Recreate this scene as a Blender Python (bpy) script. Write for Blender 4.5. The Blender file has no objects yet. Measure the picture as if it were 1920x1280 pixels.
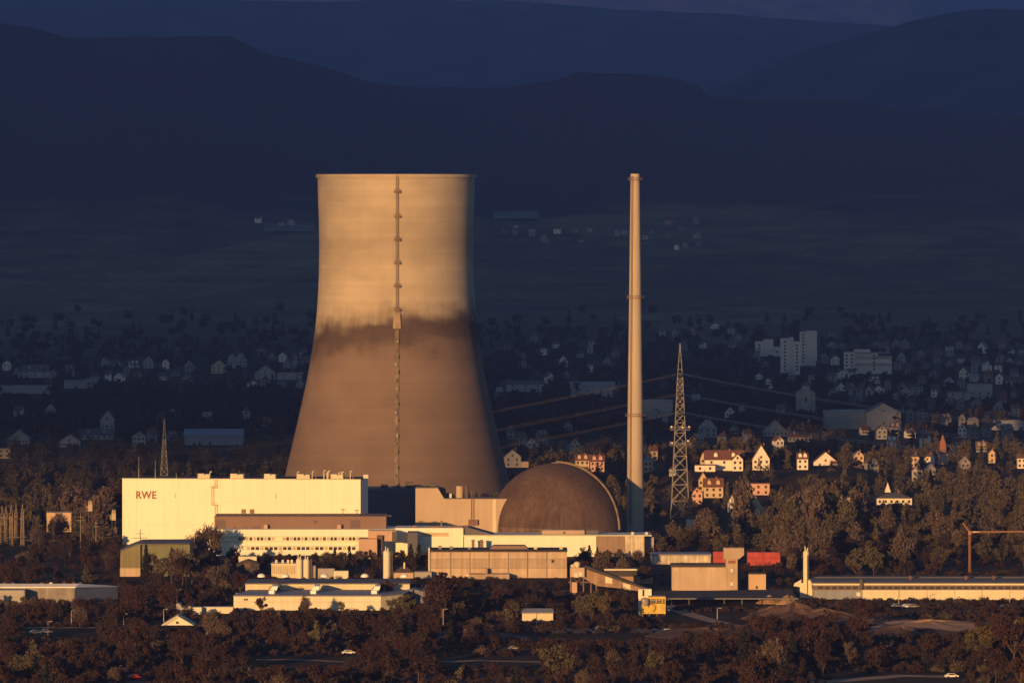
import bpy, math, random
import numpy as np
from mathutils import Vector
random.seed(11)
rng = np.random.default_rng(11)
F, H, HY = 12000.0, 150.0, 365.0          # focal length in photo pixels, eye height, horizon row
SUN_AZ, SUN_EL = math.radians(22), math.radians(6.0)
C = bpy.context.scene.collection
R = math.radians

# ------------------------------------------------------------------ helpers
def PX(px, d): return (px - 960.0) * d / F
def PZ(py, d): return H - (py - HY) * d / F
def W(px, py, d): return Vector((PX(px, d), d, PZ(py, d)))
def gd(py): return H * F / (py - HY)       # distance of flat ground seen at row py

class MB:
    def __init__(s): s.v = []; s.f = []
    def add(s, vs, fs):
        o = len(s.v); s.v += [tuple(p) for p in vs]; s.f += [tuple(i + o for i in f) for f in fs]; return s
    def box(s, x0, x1, y0, y1, z0, z1):
        return s.add([(x0,y0,z0),(x1,y0,z0),(x1,y1,z0),(x0,y1,z0),(x0,y0,z1),(x1,y0,z1),(x1,y1,z1),(x0,y1,z1)],
              [(3,2,1,0),(4,5,6,7),(0,1,5,4),(1,2,6,5),(2,3,7,6),(3,0,4,7)])
    def boxp(s, a, b, t, m, d, dep=6.0, front=0.0):
        z0 = -0.4 if m is None else PZ(m, d)
        return s.box(PX(a,d), PX(b,d), d - front, d + dep, z0, PZ(t,d))
    def prism(s, prof, y0, y1):             # prof: (x, z) counter-clockwise seen from the front
        n = len(prof)
        return s.add([(x,y0,z) for x,z in prof] + [(x,y1,z) for x,z in prof],
              [tuple(range(n)), tuple(range(2*n-1, n-1, -1))] + [(i, n+i, n+(i+1)%n, (i+1)%n) for i in range(n)])
    def prismp(s, prof, d, dep): return s.prism([(PX(a,d), max(PZ(b,d), -0.4)) for a,b in prof], d, d+dep)
    def bar(s, p, q, r, n=4, r2=None):
        p, q = Vector(p), Vector(q); r2 = r if r2 is None else r2
        a = (q-p).normalized(); u = a.orthogonal().normalized(); w = a.cross(u)
        vs = [];
        for c, rr in ((p,r),(q,r2)):
            vs += [c + (u*math.cos(2*math.pi*i/n) + w*math.sin(2*math.pi*i/n))*rr for i in range(n)]
        return s.add(vs, [tuple(range(n-1,-1,-1)), tuple(range(n,2*n))] + [(i,(i+1)%n,n+(i+1)%n,n+i) for i in range(n)])
    def tube(s, pts, r, n=4):
        for a, b in zip(pts[:-1], pts[1:]): s.bar(a, b, r, n)
        return s
    def lathe(s, prof, cx, cy, n=48, a0=0.0, a1=2*math.pi, cap=True):     # prof: (r, z) upward
        full = abs(a1-a0-2*math.pi) < 1e-6; m = n if full else n+1
        vs = [(cx+r*math.cos(a0+(a1-a0)*i/n), cy+r*math.sin(a0+(a1-a0)*i/n), z) for r,z in prof for i in range(m)]
        fs = []
        for k in range(len(prof)-1):
            for i in range(n):
                j = (i+1) % m
                fs.append((k*m+i, k*m+j, (k+1)*m+j, (k+1)*m+i))
        if cap and full: fs += [tuple(range(m-1,-1,-1)), tuple(range((len(prof)-1)*m, len(prof)*m))]
        return s.add(vs, fs)
    def cyl(s, x, y, z0, z1, r, n=20, r2=None):
        return s.lathe([(r,z0),(r if r2 is None else r2, z1)], x, y, n)
    def mesh(s, name, off=None, smooth=False):
        me = bpy.data.meshes.new(name)
        v = s.v if off is None else [(a-off[0], b-off[1], c-off[2]) for a,b,c in s.v]
        me.from_pydata(v, [], s.f); me.update()
        if smooth:
            me.polygons.foreach_set('use_smooth', [True]*len(me.polygons))
            me.set_sharp_from_angle(angle=R(35))
        return me
    def build(s, name, m, parent=None, smooth=False, local=False):
        off = None if (parent is None or local) else wloc(parent)
        me = s.mesh(name, off, smooth)
        return link(name, me, m, parent)

def wloc(o):
    v = Vector(o.location)
    while o.parent is not None: o = o.parent; v = v + Vector(o.location)
    return v
def link(name, me, m, parent=None):
    if m is not None and not me.materials: me.materials.append(m)
    o = bpy.data.objects.new(name, me); C.objects.link(o)
    if parent is not None: o.parent = parent
    return o
def tag(o, label, cat, group=None, kind=None):
    o['label'] = label; o['category'] = cat
    if group: o['group'] = group
    if kind: o['kind'] = kind
    return o
def thing(name, label, cat, loc, rz=0.0, group=None):
    o = bpy.data.objects.new(name, None); C.objects.link(o); o.empty_display_size = 1
    o.location = loc; o.rotation_euler = (0,0,rz)
    return tag(o, label, cat, group)
def at(px, d, z=0.0): return (PX(px,d), d, z)

# ------------------------------------------------------------------ materials
MATS = {}
def nodes(name):
    m = bpy.data.materials.new(name); m.use_nodes = True
    return m, m.node_tree.nodes, m.node_tree.links, m.node_tree.nodes['Principled BSDF']
def mat(name, col, rough=0.85, amt=0.18, scale=0.08, streak=0.0, metal=0.0, spec=0.25, bump=0.0):
    if name in MATS: return MATS[name]
    m, N, L, b = nodes(name)
    b.inputs['Roughness'].default_value = rough; b.inputs['Metallic'].default_value = metal
    b.inputs['Specular IOR Level'].default_value = spec
    tc = N.new('ShaderNodeTexCoord')
    n1 = N.new('ShaderNodeTexNoise'); n1.inputs['Scale'].default_value = scale; n1.inputs['Detail'].default_value = 6
    L.new(tc.outputs['Object'], n1.inputs['Vector'])
    mr = N.new('ShaderNodeMapRange'); mr.inputs[1].default_value = 0.3; mr.inputs[2].default_value = 0.7
    mr.inputs[3].default_value = 1-amt; mr.inputs[4].default_value = 1+amt*0.6
    L.new(n1.outputs['Fac'], mr.inputs[0]); fac = mr.outputs[0]
    if streak:
        mp = N.new('ShaderNodeMapping'); mp.inputs['Scale'].default_value = (0.9,0.9,0.05)
        n2 = N.new('ShaderNodeTexNoise'); n2.inputs['Scale'].default_value = 1.0; n2.inputs['Detail'].default_value = 4
        L.new(tc.outputs['Object'], mp.inputs[0]); L.new(mp.outputs[0], n2.inputs['Vector'])
        m2 = N.new('ShaderNodeMapRange'); m2.inputs[1].default_value = 0.35; m2.inputs[2].default_value = 0.65
        m2.inputs[3].default_value = 1-streak; m2.inputs[4].default_value = 1.0
        L.new(n2.outputs['Fac'], m2.inputs[0])
        mu = N.new('ShaderNodeMath'); mu.operation = 'MULTIPLY'; L.new(fac, mu.inputs[0]); L.new(m2.outputs[0], mu.inputs[1]); fac = mu.outputs[0]
    vm = N.new('ShaderNodeVectorMath'); vm.operation = 'SCALE'; vm.inputs[0].default_value = col
    L.new(fac, vm.inputs['Scale']); L.new(vm.outputs[0], b.inputs['Base Color'])
    if bump:
        bp = N.new('ShaderNodeBump'); bp.inputs['Strength'].default_value = bump; bp.inputs['Distance'].default_value = 0.3
        L.new(n1.outputs['Fac'], bp.inputs['Height']); L.new(bp.outputs[0], b.inputs['Normal'])
    MATS[name] = m; return m

WHITE  = mat('white cladding', (0.79,0.81,0.67), 0.6, 0.05, 0.03, 0.05)
CREAM  = mat('cream render', (0.66,0.63,0.47), 0.85, 0.12, 0.1, 0.10)
OFFW   = mat('off white wall', (0.70,0.69,0.56), 0.8, 0.12, 0.06, 0.10)
STREAKW = mat('stain and shadow streaked concrete', (0.66,0.60,0.48), 0.85, 0.30, 0.25, 0.45)  # streaks also serve as painted tree shadows on the pale building
CONC   = mat('grey concrete', (0.34,0.33,0.31), 0.9, 0.15, 0.08, 0.12)
CONCD  = mat('dark weathered concrete', (0.20,0.185,0.17), 0.9, 0.2, 0.08, 0.15)
TANC   = mat('tan concrete', (0.50,0.41,0.31), 0.9, 0.12, 0.1, 0.14)
TANP   = mat('tan concrete panels', (0.52,0.42,0.32), 0.9, 0.15, 0.15, 0.22)
TANPD  = mat('darker tan panels', (0.42,0.34,0.26), 0.9, 0.15, 0.15, 0.22)
PINK   = mat('pinkish tan panels', (0.50,0.36,0.27), 0.85, 0.1, 0.1, 0.1)
BROWN  = mat('brown metal cladding', (0.215,0.145,0.115), 0.7, 0.07, 0.05, 0.05)
BROWND = mat('dark brown panel', (0.14,0.10,0.09), 0.7, 0.07)
NAVY   = mat('shade toned blue cladding', (0.10,0.10,0.13), 0.7, 0.1)  # the service block's shade is put into this dark blue
SLATE  = mat('slate grey roofing', (0.12,0.12,0.13), 0.75, 0.15, 0.2)
DROOF  = mat('blackish roofing felt', (0.055,0.05,0.05), 0.9, 0.25, 0.3)
GREYR  = mat('grey sheet roof', (0.21,0.21,0.23), 0.5, 0.12, 0.1)
SHINY  = mat('shiny zinc sheet', (0.55,0.52,0.48), 0.22, 0.2, 0.2, 0, 0.7)
BLUEC  = mat('blue grey cladding', (0.24,0.27,0.33), 0.7, 0.1, 0.1, 0.15)
GREENC = mat('olive green cladding', (0.21,0.20,0.11), 0.75, 0.12, 0.06, 0.12)
GREEND = mat('dull green cladding', (0.165,0.185,0.115), 0.75, 0.12, 0.06, 0.12)
GLASS  = mat('dark window glass', (0.035,0.037,0.042), 0.25, 0.2, 0.5, 0, 0, 0.5)
BLIND  = mat('pale window blind', (0.45,0.42,0.34), 0.7, 0.2, 0.6)
STEEL  = mat('galvanised steel', (0.19,0.185,0.18), 0.6, 0.15, 0.2, 0, 0.2)
DSTEEL = mat('dark painted steel', (0.10,0.09,0.085), 0.7, 0.15, 0.3)
RUST   = mat('rusty brown steel', (0.19,0.12,0.085), 0.8, 0.25, 0.3)
ORANGE = mat('orange crane paint', (0.30,0.16,0.08), 0.6, 0.1)
YELLOW = mat('yellow machine paint', (0.62,0.46,0.10), 0.6, 0.2, 0.5, 0.2)
RED    = mat('red container paint', (0.42,0.065,0.05), 0.6, 0.2, 0.3, 0.2)
LETTER = mat('red brown lettering', (0.26,0.13,0.09), 0.7, 0.05)
REDR   = mat('red tile roof', (0.16,0.075,0.055), 0.85, 0.2, 0.5)
BRNR   = mat('brown tile roof', (0.13,0.085,0.065), 0.85, 0.2, 0.5)
GRYR   = mat('grey slate roof', (0.11,0.11,0.12), 0.8, 0.2, 0.5)
PALER  = mat('pale grey roof', (0.28,0.28,0.28), 0.7, 0.2, 0.4)
HWHITE = mat('white house render', (0.74,0.70,0.62), 0.85, 0.1, 0.3)
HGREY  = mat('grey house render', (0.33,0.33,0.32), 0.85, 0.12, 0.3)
HPINK  = mat('pink house render', (0.56,0.36,0.29), 0.85, 0.1, 0.3)
HLIGHT = mat('light house render', (0.58,0.57,0.54), 0.85, 0.1, 0.3)
HDULL  = mat('dull house render', (0.24,0.235,0.23), 0.85, 0.15, 0.3)
HTAN   = mat('ochre house render', (0.52,0.42,0.29), 0.85, 0.1, 0.3)
BRICK  = mat('red brick', (0.26,0.12,0.085), 0.9, 0.25, 0.6)
BARK   = mat('bark', (0.085,0.062,0.048), 0.95, 0.3, 1.0)
EARTH  = mat('bare brown earth', (0.12,0.08,0.062), 1.0, 0.35, 0.12, 0, 0, 0.1, 0.6)
SANDY  = mat('sandy earth', (0.36,0.24,0.16), 1.0, 0.3, 0.15, 0, 0, 0.1, 0.5)
ASPH   = mat('asphalt', (0.055,0.052,0.05), 0.9, 0.2, 0.2)
TYRE   = mat('tyre rubber', (0.02,0.02,0.02), 0.9, 0.1)
CARD   = mat('dark car paint', (0.03,0.032,0.04), 0.3, 0.1, 1, 0, 0, 0.5)
CARW   = mat('white car paint', (0.75,0.74,0.72), 0.3, 0.05, 1, 0, 0, 0.5)
CARR   = mat('red car paint', (0.45,0.02,0.02), 0.35, 0.05, 1, 0, 0, 0.5)
CARS   = mat('silver car paint', (0.38,0.38,0.39), 0.3, 0.05, 1, 0, 0.4, 0.5)
LAMPG  = mat('lamp glass', (0.35,0.34,0.3), 0.2, 0.05)
CLOUDM = mat('cloud white', (0.85,0.85,0.87), 1.0, 0.05)

def leaf_mat(name, cols, dark=0.35):
    m, N, L, b = nodes(name)
    b.inputs['Roughness'].default_value = 1.0; b.inputs['Specular IOR Level'].default_value = 0.05
    oi = N.new('ShaderNodeObjectInfo'); cr = N.new('ShaderNodeValToRGB')
    e = cr.color_ramp.elements
    while len(e) < len(cols): e.new(0.5)
    for i, c in enumerate(cols): e[i].position = i/max(1,len(cols)-1); e[i].color = (*c,1)
    at_ = N.new('ShaderNodeAttribute'); at_.attribute_name = 'tone'; at_.attribute_type = 'GEOMETRY'
    ad = N.new('ShaderNodeMath'); ad.operation = 'ADD'; L.new(oi.outputs['Random'], ad.inputs[0]); L.new(at_.outputs['Fac'], ad.inputs[1])
    fr = N.new('ShaderNodeMath'); fr.operation = 'FRACT'; L.new(ad.outputs[0], fr.inputs[0])
    L.new(fr.outputs[0], cr.inputs[0])
    tc = N.new('ShaderNodeTexCoord'); n1 = N.new('ShaderNodeTexNoise'); n1.inputs['Scale'].default_value = 0.55; n1.inputs['Detail'].default_value = 4
    L.new(tc.outputs['Object'], n1.inputs['Vector'])
    mr = N.new('ShaderNodeMapRange'); mr.inputs[1].default_value = 0.35; mr.inputs[2].default_value = 0.65
    mr.inputs[3].default_value = 1-dark; mr.inputs[4].default_value = 1+dark
    L.new(n1.outputs['Fac'], mr.inputs[0])
    vm = N.new('ShaderNodeVectorMath'); vm.operation = 'SCALE'; L.new(cr.outputs['Color'], vm.inputs[0]); L.new(mr.outputs[0], vm.inputs['Scale'])
    L.new(vm.outputs[0], b.inputs['Base Color'])
    return m
L_RUS = leaf_mat('russet leaves', [(0.040,0.024,0.022),(0.053,0.029,0.024),(0.035,0.023,0.022),(0.046,0.031,0.025)], .25)
L_OLI = leaf_mat('olive leaves', [(0.088,0.080,0.048),(0.072,0.068,0.045),(0.106,0.094,0.055),(0.080,0.067,0.045)], .22)
L_BRN = leaf_mat('bare brown twigs', [(0.100,0.079,0.064),(0.122,0.096,0.076),(0.088,0.071,0.060),(0.110,0.086,0.067)], .2)
L_DRK = leaf_mat('dark evergreen needles', [(0.014,0.018,0.016),(0.02,0.024,0.018),(0.016,0.018,0.02)])
L_YEL = leaf_mat('yellow green leaves', [(0.090,0.078,0.032),(0.075,0.066,0.030),(0.098,0.074,0.034)], .25)
L_WOOD = leaf_mat('mixed thicket leaves', [(0.040,0.026,0.024),(0.052,0.032,0.028),(0.034,0.025,0.023),(0.046,0.037,0.029),(0.043,0.028,0.026)], .15)
L_MID = leaf_mat('village tree leaves', [(0.078,0.065,0.049),(0.092,0.075,0.054),(0.068,0.062,0.046),(0.088,0.077,0.050),(0.056,0.052,0.044)], .15)
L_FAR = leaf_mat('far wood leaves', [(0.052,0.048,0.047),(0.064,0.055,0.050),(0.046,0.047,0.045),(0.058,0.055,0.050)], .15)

# ------------------------------------------------------------------ terrain
def interp(x, pts): return float(np.interp(x, [p[0] for p in pts], [p[1] for p in pts]))
CREST = [(-3000,120),(-900,90),(-300,50),(0,40),(60,48),(120,65),(250,62),(430,62),(480,90),(600,125),(700,157),(800,166),(960,164),(1050,150),(1080,136),
         (1200,138),(1270,142),(1310,155),(1330,178),(1420,186),(1480,184),(1600,196),(1700,216),(1760,211),(1820,226),(1920,223),(2300,260),(4900,300)]
def hash_noise(x, y):
    v = 0.0; a = 1.0
    for k in range(4):
        v += a*(math.sin(x*1.0+1.7*k+2.1*math.sin(y*0.73+k)) * math.cos(y*1.13-0.9*k+1.6*math.sin(x*0.61+2*k))); x *= 2.13; y *= 2.07; a *= 0.5
    return v
BASEZ = [(-900,104),(-60,104),(120,97),(600,36),(1050,3),(1250,0),(5450,0),(5600,0.6),(6300,27),(7000,66),(7600,105)]
def ground_z(x, d):
    if d <= 7600:
        z = interp(d, BASEZ)
        if 3150 < d < 3420:               # made-up low rise, added so the houses clear the tower's shadow
            fx = min(1, max(0, (min(x-45, 215-x))/45)); fd = min(1, max(0, min(d-3160, 3410-d)/75)); z += 8.9*fx*fx*(3-2*fx)*fd*fd*(3-2*fd)
        return z
    px = 960 + x/9500*F
    zc = H + (HY - interp(px, CREST))*9500/F
    if d <= 9500:
        t = (d-7600)/1900; z = 105 + (zc-105)*(t*0.75+0.25*t*t)
        return z + 5*t*hash_noise(x/240, d/300)
    t = min(1,(d-9500)/2200)
    return zc + 5*hash_noise(x/240, d/300) - 170*t*t
def d_of(px, py):                        # distance at which the terrain is seen at (px, py)
    if py > 700: return gd(py)
    lo, hi = 5000.0, 9500.0
    for _ in range(40):
        m = (lo+hi)/2
        y = HY + (H-ground_z(PX(px,m), m))*F/m
        if y > py: lo = m
        else: hi = m
    return lo
def terrain(name, ds, ss, zf, m):
    nx = len(ss); vs = []; fs = []
    for d in ds:
        for s in ss:
            x = s*max(d, 1500.0); vs.append((x, d, zf(x, d)))
    for i in range(len(ds)-1):
        for j in range(nx-1): fs.append((i*nx+j, i*nx+j+1, (i+1)*nx+j+1, (i+1)*nx+j))
    me = bpy.data.meshes.new(name); me.from_pydata(vs, [], fs); me.update()
    me.polygons.foreach_set('use_smooth', [True]*len(fs))
    o = link(name, me, m); o['kind'] = 'structure'; return o

def ground_mat():
    m, N, L, b = nodes('winter meadow and scrub ground')
    b.inputs['Roughness'].default_value = 1.0; b.inputs['Specular IOR Level'].default_value = 0.05
    g = N.new('ShaderNodeNewGeometry')
    def noise(s, det=5):
        n = N.new('ShaderNodeTexNoise'); n.inputs['Scale'].default_value = s; n.inputs['Detail'].default_value = det
        L.new(g.outputs['Position'], n.inputs['Vector']); return n
    r1 = N.new('ShaderNodeValToRGB'); e = r1.color_ramp.elements
    e[0].position = 0.35; e[0].color = (0.045,0.03,0.022,1); e[1].position = 0.65; e[1].color = (0.075,0.058,0.032,1)
    L.new(noise(0.012).outputs['Fac'], r1.inputs[0])
    vo = N.new('ShaderNodeTexVoronoi'); vo.inputs['Scale'].default_value = 0.0035
    mp = N.new('ShaderNodeMapping'); mp.inputs['Scale'].default_value = (1,0.45,1); mp.inputs['Rotation'].default_value = (0,0,0.3)
    L.new(g.outputs['Position'], mp.inputs[0]); L.new(mp.outputs[0], vo.inputs['Vector'])
    r2 = N.new('ShaderNodeValToRGB'); e = r2.color_ramp.elements
    e[0].position = 0.25; e[0].color = (0.8,0.8,0.8,1); e[1].position = 0.9; e[1].color = (1.3,1.25,1.15,1)
    L.new(vo.outputs['Color'], r2.inputs[0])
    mx = N.new('ShaderNodeMix'); mx.data_type = 'RGBA'; mx.blend_type = 'MULTIPLY'; mx.inputs[0].default_value = 1
    L.new(r1.outputs[0], mx.inputs[6]); L.new(r2.outputs[0], mx.inputs[7])
    sz = N.new('ShaderNodeSeparateXYZ'); L.new(g.outputs['Position'], sz.inputs[0])
    wz = N.new('ShaderNodeMath'); wz.operation = 'MULTIPLY_ADD'; L.new(noise(0.004,4).outputs['Fac'], wz.inputs[0]); wz.inputs[1].default_value = 160; L.new(sz.outputs['Z'], wz.inputs[2])
    yr = N.new('ShaderNodeMath'); yr.operation = 'GREATER_THAN'; L.new(sz.outputs['Y'], yr.inputs[0]); yr.inputs[1].default_value = 6500
    wr = N.new('ShaderNodeMapRange'); wr.inputs[1].default_value = 205; wr.inputs[2].default_value = 225; L.new(wz.outputs[0], wr.inputs[0])
    wf = N.new('ShaderNodeMath'); wf.operation = 'MULTIPLY'; L.new(wr.outputs[0], wf.inputs[0]); L.new(yr.outputs[0], wf.inputs[1])
    mw = N.new('ShaderNodeMix'); mw.data_type = 'RGBA'; L.new(wf.outputs[0], mw.inputs[0]); L.new(mx.outputs[2], mw.inputs[6]); mw.inputs[7].default_value = (0.026,0.018,0.021,1); mx = mw
    fy = N.new('ShaderNodeMapRange'); fy.inputs[1].default_value = 5600; fy.inputs[2].default_value = 6400; fy.inputs[3].default_value = 1.0; fy.inputs[4].default_value = 2.5; L.new(sz.outputs['Y'], fy.inputs[0])
    fm = N.new('ShaderNodeVectorMath'); fm.operation = 'SCALE'; L.new(mx.outputs[2], fm.inputs[0]); L.new(fy.outputs[0], fm.inputs['Scale'])
    n3 = noise(0.15, 6); mr = N.new('ShaderNodeMapRange'); mr.inputs[1].default_value = .3; mr.inputs[2].default_value = .7; mr.inputs[3].default_value = .6; mr.inputs[4].default_value = 1.3
    L.new(n3.outputs['Fac'], mr.inputs[0])
    vm = N.new('ShaderNodeVectorMath'); vm.operation = 'SCALE'; L.new(fm.outputs[0], vm.inputs[0]); L.new(mr.outputs[0], vm.inputs['Scale'])
    L.new(vm.outputs[0], b.inputs['Base Color'])
    return m
GROUND = ground_mat()
HILLM = mat('wooded hillside', (0.035,0.034,0.034), 1.0, 0.9, 0.006, 0, 0, 0.05)
ds = [-900,-400,-60,0,120,300,600,900,1050,1250] + list(range(1400,3100,100))+list(range(3120,3440,20))+list(range(3500,5400,100)) + list(range(5400,9500,45)) + list(range(9500,11800,120))
ss = list(np.linspace(-0.5,-0.11,30)) + list(np.linspace(-0.105,0.105,170)) + list(np.linspace(0.11,0.5,30))
terrain('ground', ds, ss, ground_z, GROUND)
def ridge(name, dc, crest, width):
    def zf(x, d):
        px = 960 + x/dc*F; t = abs(d-dc)/width
        zc = H + (HY-interp(px, crest))*dc/F + 4*hash_noise(x/300, 3.1) + 2*hash_noise(x/60, 1.1)
        return max(-0.5, zc*(1-t**1.3))
    terrain(name, list(np.linspace(dc-width, dc+width, 17)), list(np.linspace(-0.45,0.45,360)), zf, HILLM)
ridge('hills', 14500, [(-3000,300),(900,330),(1300,180),(1500,96),(1600,66),(1670,53),(1700,42),(1750,29),(1800,22),(1850,19),(1920,21),(2200,40),(5000,200)], 1500)
ridge('hills', 19500, [(-3000,-60),(0,-14),(420,-3),(450,4),(640,5),(700,-2),(960,0),(1140,18),(1360,25),(1500,38),(1600,46),(1680,52),(1750,57),(1920,66),(5000,100)], 2000)
ridge('hills', 30000, [(-3000,-90),(400,-60),(1000,-80),(1500,-50),(1920,-70),(5000,-40)], 2500)

# ------------------------------------------------------------------ cooling tower
def tower_mat():
    m, N, L, b = nodes('cooling tower concrete')
    b.inputs['Roughness'].default_value = 0.95; b.inputs['Specular IOR Level'].default_value = 0.1
    tc = N.new('ShaderNodeTexCoord'); sp = N.new('ShaderNodeSeparateXYZ'); L.new(tc.outputs['Object'], sp.inputs[0])
    def math_(op, a, bb):
        n = N.new('ShaderNodeMath'); n.operation = op
        for i, q in enumerate((a,bb)):
            if isinstance(q,(int,float)): n.inputs[i].default_value = q
            else: L.new(q, n.inputs[i])
        return n.outputs[0]
    def noise(sx, sz, det=4):
        mp = N.new('ShaderNodeMapping'); mp.inputs['Scale'].default_value = (sx,sx,sz); L.new(tc.outputs['Object'], mp.inputs[0])
        n = N.new('ShaderNodeTexNoise'); n.inputs['Scale'].default_value = 1; n.inputs['Detail'].default_value = det
        L.new(mp.outputs[0], n.inputs['Vector']); return n.outputs['Fac']
    # height shifted by noise: the edge of the damp lower part is ragged and dips to the left, with drip streaks
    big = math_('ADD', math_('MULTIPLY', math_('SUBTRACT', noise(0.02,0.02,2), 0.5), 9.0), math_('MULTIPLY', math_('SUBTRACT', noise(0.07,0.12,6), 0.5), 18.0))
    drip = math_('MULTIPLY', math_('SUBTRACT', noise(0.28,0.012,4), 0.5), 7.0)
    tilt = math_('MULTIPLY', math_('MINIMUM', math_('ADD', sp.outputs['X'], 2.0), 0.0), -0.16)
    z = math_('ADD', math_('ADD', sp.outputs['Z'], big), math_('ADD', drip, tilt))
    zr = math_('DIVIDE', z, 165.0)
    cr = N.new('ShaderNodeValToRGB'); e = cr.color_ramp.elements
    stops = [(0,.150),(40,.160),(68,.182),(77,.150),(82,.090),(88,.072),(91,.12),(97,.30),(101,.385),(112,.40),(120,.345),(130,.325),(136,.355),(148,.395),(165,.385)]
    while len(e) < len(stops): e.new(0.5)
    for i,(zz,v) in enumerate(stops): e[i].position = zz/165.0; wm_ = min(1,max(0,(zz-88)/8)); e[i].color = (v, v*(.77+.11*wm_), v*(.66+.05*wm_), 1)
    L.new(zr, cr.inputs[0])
    # fine ribs and lift lines
    an = N.new('ShaderNodeMath'); an.operation = 'ARCTAN2'; L.new(sp.outputs['X'], an.inputs[0]); L.new(sp.outputs['Y'], an.inputs[1])
    rib = math_('MULTIPLY', math_('SINE', math_('MULTIPLY', an.outputs[0], 220.0), 0), 0.018)
    lift = math_('MULTIPLY', math_('POWER', math_('ABSOLUTE', math_('SINE', math_('MULTIPLY', sp.outputs['Z'], 0.42), 0), 0), 14.0), 0.06)
    blot = math_('MULTIPLY', math_('SUBTRACT', noise(0.06,0.10,6), 0.5), 0.5)
    blo2 = math_('MULTIPLY', math_('SUBTRACT', noise(0.35,0.02,4), 0.5), 0.12)
    blo3 = math_('MULTIPLY', math_('SUBTRACT', noise(0.02,0.6,3), 0.5), 0.14)
    fac = math_('ADD', math_('ADD', math_('ADD', 1.0, rib), math_('ADD', lift, blot)), math_('ADD', blo2, blo3))
    vm = N.new('ShaderNodeVectorMath'); vm.operation = 'SCALE'; L.new(cr.outputs[0], vm.inputs[0]); L.new(fac, vm.inputs['Scale'])
    L.new(vm.outputs[0], b.inputs['Base Color'])
    return m
TD = 3050; TS = TD/F; TX = PX(743, TD)
t = thing('cooling_tower', 'huge hourglass concrete cooling tower with a damp dark lower half and ladder', 'cooling tower', (TX, TD, 0))
prof_px = [(960,226),(930,218.5),(896,210),(846,198),(792,185.5),(712,167.5),(660,158.5),(620,152.5),(580,148.3),(540,146),(500,144.8),(460,144.5),(420,145),(380,146.3),(345,147.5)]
pz = [PZ(y,TD) for y,_ in prof_px][::-1]; pr = [r*TS for _,r in prof_px][::-1]
zs = np.linspace(0.0, PZ(331,TD), 60)
def tower_r(z): return float(np.interp(z, pz[::-1], pr[::-1]))
rr = [tower_r(z) for z in zs]; rr = [rr[0]] + [(rr[i-1]+2*rr[i]+rr[i+1])/4 for i in range(1,59)] + [rr[-1]]
prof = [(r,z) for r,z in zip(rr,zs)] + [(r-1.0,z) for r,z in zip(rr[::-1],zs[::-1])]
MB().lathe(prof, TX, TD, 128, cap=False).build('shell', tower_mat(), t, smooth=True)
zt = PZ(331,TD); rt = rr[-1]
MB().lathe([(rt-0.9,zt-0.6),(rt+0.75,zt-0.6),(rt+0.75,zt+1.0),(rt-0.9,zt+1.0),(rt-0.9,zt-0.6)], TX, TD, 128, cap=False).build('rim', mat('rim concrete',(0.40,0.35,0.28),0.9,0.1,0.1), t)
LXa = (747.0-743)*TS                       # the ladder runs up the front of the shell
def front(z, off=0.0, dx=0.0):
    r = float(np.interp(z, zs, rr)) + off; x = LXa + dx
    return Vector((TX+x, TD-math.sqrt(r*r-x*x), z))
zl = [z for z in np.linspace(PZ(612,TD), zt+1, 60)]
lm = MB()
for dx in (-0.5, 0.5): lm.tube([front(z, 0.9, dx) for z in zl], 0.12)
for z in np.arange(zl[0], zl[-1], 1.0): lm.bar(front(z,0.9,-0.5), front(z,0.9,0.5), 0.06)
lm.build('ladder', mat('sun bleached ladder steel',(0.25,0.18,0.13),0.8,0.3,0.3), t)
for py0, py1 in ((331,352),(362,398),(407,441),(450,484),(493,527),(537,571)):  # safety cage hoops: short dark sections under each platform
    cm = MB()
    for q in np.arange(PZ(py1,TD), PZ(py0,TD), 1.3):
        a, b_, c_ = front(q,0.8,-0.55), front(q,1.9,0), front(q,0.8,0.55); cm.bar(a,b_,.07); cm.bar(b_,c_,.07)
    cm.tube([front(q,1.9,0) for q in np.linspace(PZ(py1,TD),PZ(py0,TD),8)], .10)
    cm.build('ladder_cage', DSTEEL, t)
for py in (358,404,447,490,533,577):
    z = PZ(py,TD); p = front(z)
    pm = MB().box(p.x-1.45,p.x+1.45,p.y-1.7,p.y+0.6,z-0.9,z-0.6)
    for xx in (-1.4,-0.5,0.5,1.4): pm.bar((p.x+xx,p.y-1.65,z-.6),(p.x+xx,p.y-1.65,z+.9),.09)
    pm.box(p.x-1.45,p.x+1.45,p.y-1.70,p.y-1.60,z+.75,z+.95); pm.box(p.x-1.45,p.x+1.45,p.y-1.70,p.y-1.62,z-.6,z+.1)
    pm.build('ladder_platform', RUST, t)
p0 = front(PZ(613,TD)); sm = MB(); 
sm.prism([(p0.x-1.9,PZ(613,TD)),(p0.x+1.9,PZ(613,TD)),(p0.x+1.5,PZ(584,TD)),(p0.x-1.2,PZ(584,TD))], p0.y-0.6, p0.y+0.9)
sm.build('landing_panel', mat('weathered landing panel',(0.36,0.30,0.225),0.9,0.25,0.3,0.2), t)
sm = MB()
zz = list(np.linspace(1, PZ(615,TD), 40))
for a,b_ in zip(zz[:-1],zz[1:]):
    pa, pb = front(a,0.5), front(b_,0.5); w_ = 0.95
    sm.add([(pa.x-w_,pa.y,a),(pa.x+w_,pa.y,a),(pb.x+w_,pb.y,b_),(pb.x-w_,pb.y,b_),(pa.x-w_,pa.y+.9,a),(pa.x+w_,pa.y+.9,a),(pb.x+w_,pb.y+.9,b_),(pb.x-w_,pb.y+.9,b_)],
           [(0,1,2,3),(4,7,6,5),(0,3,7,4),(1,5,6,2)])
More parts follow.
